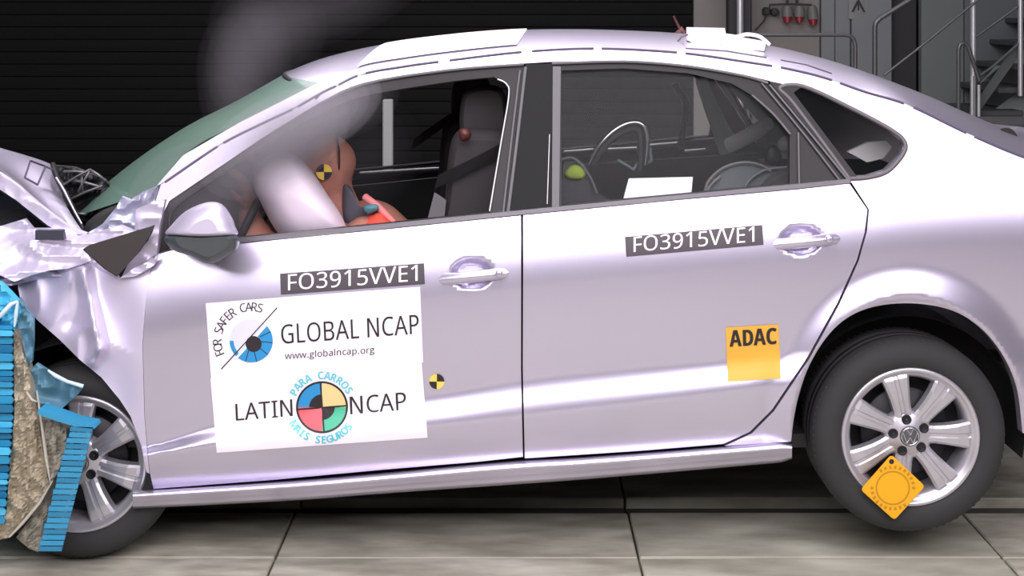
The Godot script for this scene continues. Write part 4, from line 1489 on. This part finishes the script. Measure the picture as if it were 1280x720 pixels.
func build_background() -> void:
	var zb := -6.2
	# a pale post in front of the shutter
	var post := thing("pale_post", "pale upright post before the dark shutter, seen through the driver's window", "post", Vector3(P(485, 150, -5.4).x, 0, -5.4))
	var st := new_st()
	box(st, Vector3(P(485, 150, -5.4).x, (P(485, 124, -5.4).y) / 2, -5.4), Vector3(0.07, P(485, 124, -5.4).y, 0.07), 0.008)
	obj("shaft", st, M.post, post)
	st = new_st()
	box(st, Vector3(P(485, 150, -5.4).x, 0.02, -5.4), Vector3(0.2, 0.04, 0.2), 0.01)
	obj("foot", st, M.post, post)
	# pillar with a bright tube
	post = thing("tube_pillar", "bright steel tube standing against a dark pillar above the car roof", "pillar", Vector3(P(925, 40, -5.6).x, 0, -5.6))
	st = new_st()
	box(st, Vector3(P(925, 40, -5.7).x, 1.7, -5.75), Vector3(0.17, 3.4, 0.12), 0.01)
	obj("dark_column", st, M.recess, post)
	st = new_st()
	var px := P(925, 40, -5.6).x
	tube(st, PackedVector3Array([Vector3(px, 0.0, -5.6), Vector3(px, 3.4, -5.6)]), 0.024, 14)
	obj("tube", st, M.steel_bright, post)
	# guard rail
	var g := thing("guard_rail", "steel guard rail with a rounded corner before the grey wall cabinets", "railing", Vector3(P(1069, 60, -5.0).x, 0, -5.0))
	var floor_py := HORIZON + EYE * LENS / (DEEP + 5.0)
	rail([930, 43.5, 1056, 43.5, 1063, 45, 1067.5, 50, 1069, 57, 1069, floor_py], -5.0, 0.014, M.steel, g, "rail")
	rail([935, 43.5, 935, floor_py], -5.0, 0.014, M.steel, g, "post")
	# stair railing on the landing side
	var h := thing("stair_handrail", "dark steel handrail with a bent top leaning along the grey stairs", "railing", Vector3(P(1093, 60, -5.2).x, 0, -5.2))
	floor_py = HORIZON + EYE * LENS / (DEEP + 5.2)
	rail([1093.5, floor_py, 1093.5, 34, 1095, 28, 1100, 23, 1150, -8, 1260, -80], -5.2, 0.017, M.steel, h, "rail")
	rail([1105, 94, 1145, 63, 1225, -2, 1330, -88], -5.2, 0.009, M.steel, h, "rail")
	# staircase
	var s := thing("staircase", "grey steel staircase rising behind the boot of the car", "staircase", Vector3(P(1260, 200, -5.4).x, 0, -5.4))
	floor_py = HORIZON + EYE * LENS / (DEEP + 5.4)
	for k in 7:
		var cx := 1208.0 + 21.0 * k
		var cy := 171.0 - 29.0 * k
		st = new_st()
		var c := P(cx + 24, cy, -5.4)
		box(st, c - Vector3(0, 0, 0.45), Vector3(0.3, 0.04, 0.9), 0.006)
		obj("tread", st, M.tread, s)
	for z in [-5.35, -6.3]:
		st = new_st()
		inflate(st, V([1140, 245, 1150, 245, 1420, -138, 1400, -138]), slab(z - 0.02, z + 0.02, 0.004, 0.998))
		obj("stringer", st, M.stringer, s)
	rail([1216.5, floor_py - 10, 1216.5, -60], -5.3, 0.019, M.steel_bright, s, "post")
	rail([1275.5, 120, 1275.5, -60], -5.3, 0.017, M.steel_bright, s, "post")
	rail([1198, floor_py, 1198, 62, 1200, 56, 1205, 53, 1210, 58, 1224, 100], -5.25, 0.014, M.steel, s, "post")
	rail([1215, floor_py, 1215, 95], -5.25, 0.012, M.steel_bright, s, "post")
	rail([1223.5, floor_py, 1223.5, 106], -5.25, 0.012, M.steel_bright, s, "post")
	rail([1217, 48, 1290, -4], -5.3, 0.01, M.steel, s, "handrail")
	rail([1217, 100, 1240, 84, 1290, 40], -5.3, 0.01, M.stringer, s, "handrail")
	st = new_st()
	panel(st, V([1226, 104, 1300, 40, 1300, 84, 1246, 82]), func(_x, _y): return -5.6, 20.0, 0.02)
	panel(st, V([1228, 150, 1300, 92, 1300, 150]), func(_x, _y): return -5.6, 20.0, 0.02)
	obj("side_plate", st, M.plate_grey, s)
	# table edge behind the boot
	st = new_st()
	box(st, P(1275, 153, -2.6), Vector3(0.34, 0.02, 0.5), 0.006)
	var tb := thing("steel_trolley", "low dark steel trolley behind the boot of the car", "trolley", Vector3(P(1275, 153, -2.6).x, 0, -2.6))
	obj("top", st, M.recess, tb)
	for k in [[-0.14, -0.2], [0.14, -0.2], [-0.14, 0.2], [0.14, 0.2]]:
		st = new_st()
		var p := P(1275, 153, -2.6)
		tube(st, PackedVector3Array([Vector3(p.x + k[0], 0, -2.6 + k[1]), Vector3(p.x + k[0], p.y, -2.6 + k[1])]), 0.012, 8)
		obj("leg", st, M.recess, tb)
	# sockets and signal lamps on the wall
	for k in 2:
		var cx: float = [958.0, 969.5][k]
		var o := thing("wall_socket", ["black wall socket with a hanging cable, first in the row of fittings", "black round wall socket beside the first of the red lamps"][k], "socket", P(cx, 14, zb + 0.02))
		st = new_st()
		if k == 0:
			box(st, P(cx, 14, zb + 0.05), Vector3(0.055, 0.06, 0.07), 0.012)
		else:
			lathe(st, P(cx, 15, zb + 0.07), V([0.001, 0.0, 0.026, 0.0, 0.03, -0.006, 0.03, -0.06]), 20)
		obj("body", st, M.recess, o)
		if k == 0:
			rail([958, 18, 955, 26, 944, 38], zb + 0.06, 0.006, M.recess, o, "cable")
	for k in 3:
		var cx: float = [984.0, 999.0, 1014.5][k]
		var o := thing("signal_lamp", ["red signal lamp in a pale cage, first of the three on the wall", "red signal lamp in a pale cage, in the middle of the three", "red signal lamp in a tilted cage, last of the three on the wall"][k], "lamp", P(cx, 14, zb + 0.02))
		var top := P(cx, 7, zb + 0.1)
		var low := P(cx + (2 if k == 2 else 0), 21 + (3 if k == 2 else 0), zb + 0.1)
		st = new_st()
		tube(st, PackedVector3Array([top, top.lerp(low, 0.25), low]), [0.025, 0.04, 0.042], 14)
		obj("cage", st, M.cage, o)
		st = new_st()
		tube(st, PackedVector3Array([low, low - Vector3(0, 0.015, 0), low - Vector3(0, 0.035, 0), low - Vector3(0, 0.045, 0)]), [0.036, 0.036, 0.028, 0.012], 14)
		obj("lens", st, M.lens_red, o)
		rail([cx, 8, cx, 5.5], zb + 0.1, 0.008, M.recess, o, "stem")
	var conduit := rail([962, 12, 962, 6, 984, 5, 1014, 6], zb + 0.1, 0.008, M.recess, self, "conduit")
	tag(conduit, "thin black conduit feeding the row of sockets and lamps", "conduit")
	for k in 2:
		var c := rail([984 + 12 * k, 6, 984 + 12 * k, -70], zb + 0.1, 0.01, M.recess, self, "riser_cable")
		tag(c, ["black cable rising above the first red lamp", "black cable rising between the red lamps"][k], "cable")
	# warning sign
	var w := thing("warning_sign", "grey wall sign with a dark outlined triangle", "sign", P(1073, 10, zb + 0.02))
	st = new_st()
	inflate(st, V([1061, -30, 1084, -30, 1084, 24, 1061, 24]), slab(zb + 0.01, zb + 0.02, 0.003, 0.98))
	obj("plate", st, M.sign_grey, w)
	st = new_st()
	var z2 := func(_x, _y): return zb + 0.023
	panel(st, V([1073, -2, 1082, 15, 1079, 15, 1073, 4, 1067, 15, 1064, 15]), z2, 30.0, 0.002)
	panel(st, V([1072, 5, 1074, 5, 1074, 13, 1072, 13]), z2, 30.0, 0.002)
	obj("triangle", st, M.recess, w)

func build_hall() -> void:
	# floor: separate slabs with open joints
	var zs := [5.2, 3.2, 1.35, -0.13, -0.48, -0.6, -1.4, -2.6, -3.9, -5.2, -6.5]
	var x0 := -0.697
	var st := new_st()
	box(st, Vector3(0, -0.14, -0.65), Vector3(15.0, 0.16, 11.9))
	var fl := obj("floor", st, M.joint, self)
	fl.set_meta("kind", "structure")
	var shapes := {}
	for r in zs.size() - 1:
		for k in range(-6, 7):
			var w := 1.07
			var gap := 0.007
			var d: float = zs[r] - zs[r + 1]
			var groove := r == 4
			var key := "%d" % r
			if not shapes.has(key):
				st = new_st()
				box(st, Vector3.ZERO, Vector3(w - gap, 0.06, d - gap), 0.004)
				shapes[key] = st.commit()
			var o := obj("floor_slab", shapes[key], [M.slab, M.slab2, M.slab3][(r * 3 + k * 2 + 30) % 3] if not groove else M.channel, fl)
			o.global_position = Vector3(x0 + w * (k + 0.5), -0.03 - (0.03 if groove else 0.0) - 0.0015 * ((r + k + 20) % 2), (zs[r] + zs[r + 1]) / 2)
	# back wall: roller shutter in single slats, then grey panels
	var zb := -6.2
	var wall := Node3D.new()
	wall.name = "wall_back"
	add_child(wall)
	wall.set_meta("kind", "structure")
	st = new_st()
	box(st, Vector3(0, 2.4, zb - 0.26), Vector3(15.0, 5.2, 0.2))
	obj("masonry", st, M.shutter, wall)
	var k0 := (DEEP - zb) / LENS
	var sx0 := -7.2
	var sx1 := (866.0 - 640.0) * k0
	var pitch := 15.5 * k0
	st = new_st()
	var prof := V([-0.5, -0.006, -0.46, 0.0, -0.1, 0.004, 0.25, 0.004, 0.46, 0.0, 0.5, -0.006])
	for i in prof.size() - 1:
		var a := Vector3(0, prof[i].x * pitch * 0.97, prof[i].y)
		var b := Vector3(0, prof[i + 1].x * pitch * 0.97, prof[i + 1].y)
		quad(st, a, Vector3(sx1 - sx0, a.y, a.z), Vector3(sx1 - sx0, b.y, b.z), b, Vector3(1, 0, -1))
	var slat := st.commit()
	for i in int(3.6 / pitch):
		var o := obj("slat", slat, M.shutter, wall)
		o.global_position = Vector3(sx0, pitch * (i + 0.5), zb)
	for q in [[867, 1025, M.wall_a, 0.0], [1026, 1043, M.wall_b, 0.015], [1044, 1063, M.wall_b, 0.0], [1064, 1114, M.wall_b, 0.02], [1115, 1151, M.recess, -0.1], [1152, 1205, M.wall_c, 0.0], [1206, 1290, M.wall_d, 0.0], [1291, 1600, M.wall_c, 0.0]]:
		st = new_st()
		var a: float = (q[0] - 640.0) * k0
		var b: float = (q[1] - 640.0) * k0
		box(st, Vector3((a + b) / 2, 2.0, zb + q[3] - 0.04), Vector3(b - a, 4.0, 0.08), 0.006)
		obj("wall_panel", st, q[2], wall)
	for e in [["wall_left", Vector3(-7.3, 2.4, -0.65), Vector3(0.2, 5.2, 11.9)], ["wall_right", Vector3(7.3, 2.4, -0.65), Vector3(0.2, 5.2, 11.9)], ["wall_front", Vector3(0, 2.4, 5.3), Vector3(15, 5.2, 0.2)], ["ceiling", Vector3(0, 5.1, -0.65), Vector3(15, 0.2, 11.9)]]:
		st = new_st()
		box(st, e[1], e[2])
		var o := obj(e[0], st, M.hall, self)
		o.set_meta("kind", "structure")

func fog(at: Vector3, size: Vector3, density: float, turn := 0.0) -> void:
	for k in 6:
		var f := FogVolume.new()
		f.name = "smoke"
		f.shape = RenderingServer.FOG_VOLUME_SHAPE_ELLIPSOID
		f.size = size * [1.7, 1.4, 1.15, 0.9, 0.65, 0.4][k]
		var m := FogMaterial.new()
		m.density = density * 0.07
		m.albedo = Color(0.9, 0.88, 0.92)
		f.material = m
		smoke_root.add_child(f, true)
		f.global_position = at
		f.rotation.z = turn

var smoke_root: Node3D
func build_smoke() -> void:
	smoke_root = thing("smoke_plume", "thin grey smoke drifting out of the driver's window and over the windscreen", "smoke", P(380, 160, -0.3))
	smoke_root.set_meta("kind", "stuff")
	for s in [[292, 115, -0.6, 0.12, 0.3, 1.1, 0.15], [312, 75, -0.7, 0.16, 0.26, 1.1, -0.1], [335, 35, -0.8, 0.24, 0.24, 0.8, -0.3], [400, 10, -0.9, 0.45, 0.16, 0.6, 0.3], [392, 150, -0.1, 0.26, 0.12, 10.0, 0.5], [345, 180, -0.12, 0.28, 0.16, 12.0, 0.5], [245, 262, -0.22, 0.24, 0.24, 7.0, 0.3], [430, 130, -0.14, 0.2, 0.12, 1.5, 0.3], [275, 230, -0.25, 0.2, 0.2, 3.0, 0.3], [440, 185, -0.4, 0.26, 0.24, 0.8, 0.0]]:
		fog(P(s[0], s[1], s[2]), Vector3(s[3], s[4], 0.3), s[5], s[6])

# ------------------------------------------------------------------
func lamp_bank(called: String, label: String, at: Vector3, towards: Vector3, size: Vector2, energy: float) -> void:
	var t := thing(called, label, "lamp", at)
	var b := Basis.looking_at((towards - at).normalized(), Vector3.UP if absf((towards - at).normalized().y) < 0.98 else Vector3.RIGHT)
	var st := new_st()
	box(st, at - b * Vector3(0, 0, -0.08), Vector3(size.x + 0.1, size.y + 0.1, 0.1), 0.01, b)
	obj("housing", st, M.hall, t)
	st = new_st()
	box(st, at - b * Vector3(0, 0, -0.02), Vector3(size.x, size.y, 0.02), 0.0, b)
	obj("lamp_face", st, M.glow, t)
	var l := AreaLight3D.new()
	l.name = "area_light"
	t.add_child(l)
	l.global_transform = Transform3D(b, at)
	l.area_size = size
	l.light_energy = energy
	l.light_color = Color(1.0, 0.97, 1.0)
	l.area_range = 30.0
	l.area_attenuation = 2.0
	l.shadow_enabled = true

func _ready() -> void:
	# --- camera, environment, lights
	var cam := Camera3D.new()
	cam.name = "camera"
	add_child(cam)
	cam.position = Vector3(0, EYE, DEEP)
	cam.near = 0.1
	cam.far = 60.0
	cam.set_frustum(0.1 * 720.0 / LENS, Vector2(0, -0.1 * (360.0 - HORIZON) / LENS), 0.1, 60.0)
	cam.current = true
	var we := WorldEnvironment.new()
	we.name = "world_environment"
	var env := Environment.new()
	env.background_mode = Environment.BG_COLOR
	env.background_color = Color(0.02, 0.02, 0.022)
	env.tonemap_mode = Environment.TONE_MAPPER_LINEAR
	env.tonemap_exposure = 0.82
	env.sdfgi_enabled = true
	env.ssao_enabled = true
	env.ssil_enabled = true
	env.volumetric_fog_enabled = true
	env.volumetric_fog_density = 0.0
	we.environment = env
	add_child(we)
	make_materials()
	lamp_bank("flood_bank", "wide bank of white flood lamps high on the wall facing the car", Vector3(0.2, 3.5, 4.2), Vector3(0, 0.8, -0.4), Vector2(7.0, 2.0), 40.0)
	lamp_bank("overhead_bank", "white flood lamp panel hung over the car", Vector3(0.0, 4.6, 0.2), Vector3(0.0, 0.0, -0.3), Vector2(6.0, 2.4), 24.0)

	lamp_bank("rear_bank", "long strip of white flood lamps under the ceiling behind the car", Vector3(0.0, 4.3, -4.9), Vector3(0.0, 1.2, -0.6), Vector2(8.0, 1.0), 9.0)

	# --- structure, objects, details
	build_hall()
	build_background()
	build_car()
	build_barrier()
	build_dummy()
	build_child_seats()
	build_roof_box()
	build_tag()
	build_smoke()

func make_materials() -> void:
	noise.seed = 11
	noise.noise_type = FastNoiseLite.TYPE_SIMPLEX_SMOOTH
	noise.frequency = 0.02
	noise.fractal_type = FastNoiseLite.FRACTAL_NONE
	M.paint = mat(Color(0.81, 0.785, 0.87), 0.33, 0.8)
	M.paint.clearcoat_enabled = true
	M.paint.clearcoat = 0.6
	M.paint.clearcoat_roughness = 0.08
	M.crumple = mat(Color(0.84, 0.81, 0.9), 0.42, 0.5)
	M.paint_blue = mat(Color(0.74, 0.75, 0.84), 0.42, 0.5)
	M.rubber = mat(Color(0.17, 0.17, 0.175), 0.8)
	M.alloy = mat(Color(0.78, 0.77, 0.8), 0.35, 0.7)
	M.steel = mat(Color(0.4, 0.4, 0.41), 0.4, 0.6)
	M.steel_bright = mat(Color(0.8, 0.8, 0.82), 0.35, 0.6)
	M.chrome = mat(Color(0.85, 0.85, 0.87), 0.15, 1.0)
	M.dark_metal = mat(Color(0.13, 0.13, 0.15), 0.5, 0.3)
	M.cap_grey = mat(Color(0.35, 0.35, 0.37), 0.4, 0.3)
	M.black = mat(Color(0.08, 0.078, 0.082), 0.6)
	M.satin = mat(Color(0.17, 0.165, 0.17), 0.4, 0.0, 0.3)
	M.gloss_black = mat(Color(0.1, 0.105, 0.11), 0.25, 0.0, 0.2)
	M.belt = mat(Color(0.33, 0.32, 0.34), 0.35, 0.3)
	M.grey_trim = mat(Color(0.4, 0.4, 0.41), 0.5, 0.0, 0.3)
	M.pale_trim = mat(Color(0.8, 0.8, 0.8), 0.35, 0.3)
	M.grey_rubber = mat(Color(0.36, 0.34, 0.36), 0.5)
	M.seam = mat(Color(0.3, 0.27, 0.36), 0.6)
	M.mirror_base = mat(Color(0.27, 0.29, 0.3), 0.35)
	M.brown_black = mat(Color(0.2, 0.18, 0.18), 0.6)
	M.dark_blue = mat(Color(0.22, 0.22, 0.27), 0.4)
	M.dark_red = mat(Color(0.3, 0.12, 0.12), 0.5)
	M.interior = mat(Color(0.16, 0.155, 0.16), 0.7)
	M.lining = mat(Color(0.2, 0.205, 0.21), 0.7)
	M.trim_brown = mat(Color(0.32, 0.26, 0.25), 0.8)
	M.seat = speckle(Color(0.185, 0.175, 0.18), Color(0.225, 0.215, 0.22), 0.08, 6.0, 0.9)
	M.airbag = mat(Color(0.97, 0.91, 0.97), 0.8)
	M.skin = speckle(Color(0.66, 0.45, 0.39), Color(0.72, 0.5, 0.43), 0.02, 3.0, 0.6)
	M.shirt = mat(Color(0.85, 0.32, 0.25), 0.85)
	M.collar = mat(Color(0.3, 0.3, 0.34), 0.8)
	M.teal = mat(Color(0.3, 0.5, 0.55), 0.7)
	M.strap = mat(Color(0.85, 0.5, 0.5), 0.7)
	M.sage = mat(Color(0.72, 0.77, 0.75), 0.7)
	M.sage_light = mat(Color(0.96, 0.97, 0.97), 0.6)
	M.slate = mat(Color(0.35, 0.39, 0.42), 0.7)
	M.shell_dark = mat(Color(0.2, 0.205, 0.215), 0.6)
	M.shell_grey = mat(Color(0.32, 0.35, 0.36), 0.5)
	M.lime = mat(Color(0.6, 0.7, 0.2), 0.8)
	M.card = mat(Color(0.96, 0.97, 0.97), 0.7)
	M.white = mat(Color(0.95, 0.95, 0.95), 0.7)
	M.white_vinyl = mat(Color(0.95, 0.92, 0.95), 0.45)
	M.box_pink = mat(Color(0.93, 0.85, 0.9), 0.5)
	M.ink = mat(Color(0.14, 0.12, 0.14), 0.6)
	M.sticker_dark = mat(Color(0.26, 0.23, 0.26), 0.5)
	M.print_grey = mat(Color(0.84, 0.84, 0.9), 0.5)
	M.print_blue = mat(Color(0.16, 0.55, 0.78), 0.5)
	M.print_cyan = mat(Color(0.36, 0.76, 0.83), 0.5)
	M.print_cream = mat(Color(0.92, 0.8, 0.56), 0.5)
	M.print_red = mat(Color(0.88, 0.38, 0.42), 0.5)
	M.print_green = mat(Color(0.25, 0.68, 0.54), 0.5)
	M.print_yellow = mat(Color(0.93, 0.8, 0.35), 0.5)
	M.print_gold = mat(Color(0.88, 0.66, 0.24), 0.5)
	M.tag_yellow = mat(Color(0.92, 0.65, 0.06), 0.5)
	M.tag_print = mat(Color(0.72, 0.5, 0.1), 0.5)
	M.blue = mat(Color(0.15, 0.55, 0.72), 0.4)
	M.blue_light = mat(Color(0.3, 0.72, 0.88), 0.35)
	M.blue_deep = mat(Color(0.1, 0.42, 0.58), 0.45)
	M.blue_pale = mat(Color(0.75, 0.84, 0.88), 0.5)
	M.blue_mid = mat(Color(0.2, 0.56, 0.72), 0.45)
	M.blue_strip = mat(Color(0.16, 0.48, 0.63), 0.45)
	M.teal_sheet = mat(Color(0.3, 0.47, 0.55), 0.5)
	M.core = speckle(Color(0.5, 0.46, 0.38), Color(0.8, 0.76, 0.67), 0.06, 8.0, 0.6)
	M.core_grey = speckle(Color(0.48, 0.46, 0.41), Color(0.74, 0.72, 0.66), 0.06, 8.0, 0.6)
	M.core_pale = mat(Color(0.72, 0.7, 0.64), 0.5)
	M.slab = speckle(Color(0.53, 0.52, 0.465), Color(0.78, 0.77, 0.715), 0.012, 0.8, 0.75, 6, Vector3(0.5, 1, 1.6))
	M.slab2 = speckle(Color(0.54, 0.53, 0.475), Color(0.79, 0.775, 0.715), 0.014, 0.9, 0.75, 6, Vector3(0.5, 1, 1.6))
	M.slab3 = speckle(Color(0.52, 0.51, 0.455), Color(0.77, 0.77, 0.705), 0.01, 0.7, 0.75, 6, Vector3(0.5, 1, 1.6))
	M.channel = mat(Color(0.3, 0.29, 0.28), 0.7)
	M.joint = mat(Color(0.2, 0.19, 0.18), 0.8)
	M.shutter = mat(Color(0.085, 0.085, 0.085), 0.85, 0.0, 0.25)
	M.wall_a = mat(Color(0.48, 0.47, 0.455), 0.7)
	M.wall_b = mat(Color(0.46, 0.48, 0.485), 0.7)
	M.wall_c = mat(Color(0.42, 0.445, 0.445), 0.7)
	M.wall_d = mat(Color(0.37, 0.4, 0.405), 0.7)
	M.recess = mat(Color(0.17, 0.17, 0.175), 0.7)
	M.post = mat(Color(0.66, 0.67, 0.67), 0.6)
	M.tread = mat(Color(0.25, 0.26, 0.265), 0.6)
	M.stringer = mat(Color(0.3, 0.32, 0.32), 0.6)
	M.plate_grey = mat(Color(0.46, 0.49, 0.49), 0.6)
	M.cage = mat(Color(0.4, 0.4, 0.4), 0.5)
	M.lens_red = mat(Color(0.5, 0.12, 0.17), 0.3)
	M.sign_grey = mat(Color(0.5, 0.51, 0.51), 0.6)
	M.hall = mat(Color(0.42, 0.42, 0.42), 0.9)
	M.glow = mat(Color(0.9, 0.9, 0.9), 0.6)
	M.glow.emission_enabled = true
	M.glow.emission = Color(1, 0.98, 1)
	M.glow.emission_energy_multiplier = 1.0
	M.glass = mat(Color(0.85, 0.87, 0.87, 0.02), 0.12, 0.0, 0.16)
	M.glass.transparency = BaseMaterial3D.TRANSPARENCY_ALPHA
	M.dark_glass = mat(Color(0.1, 0.12, 0.12, 0.2), 0.12, 0.0, 0.25)
	M.dark_glass.transparency = BaseMaterial3D.TRANSPARENCY_ALPHA
	M.windscreen = mat(Color(0.44, 0.57, 0.51, 0.78), 0.3)
	M.windscreen.transparency = BaseMaterial3D.TRANSPARENCY_ALPHA
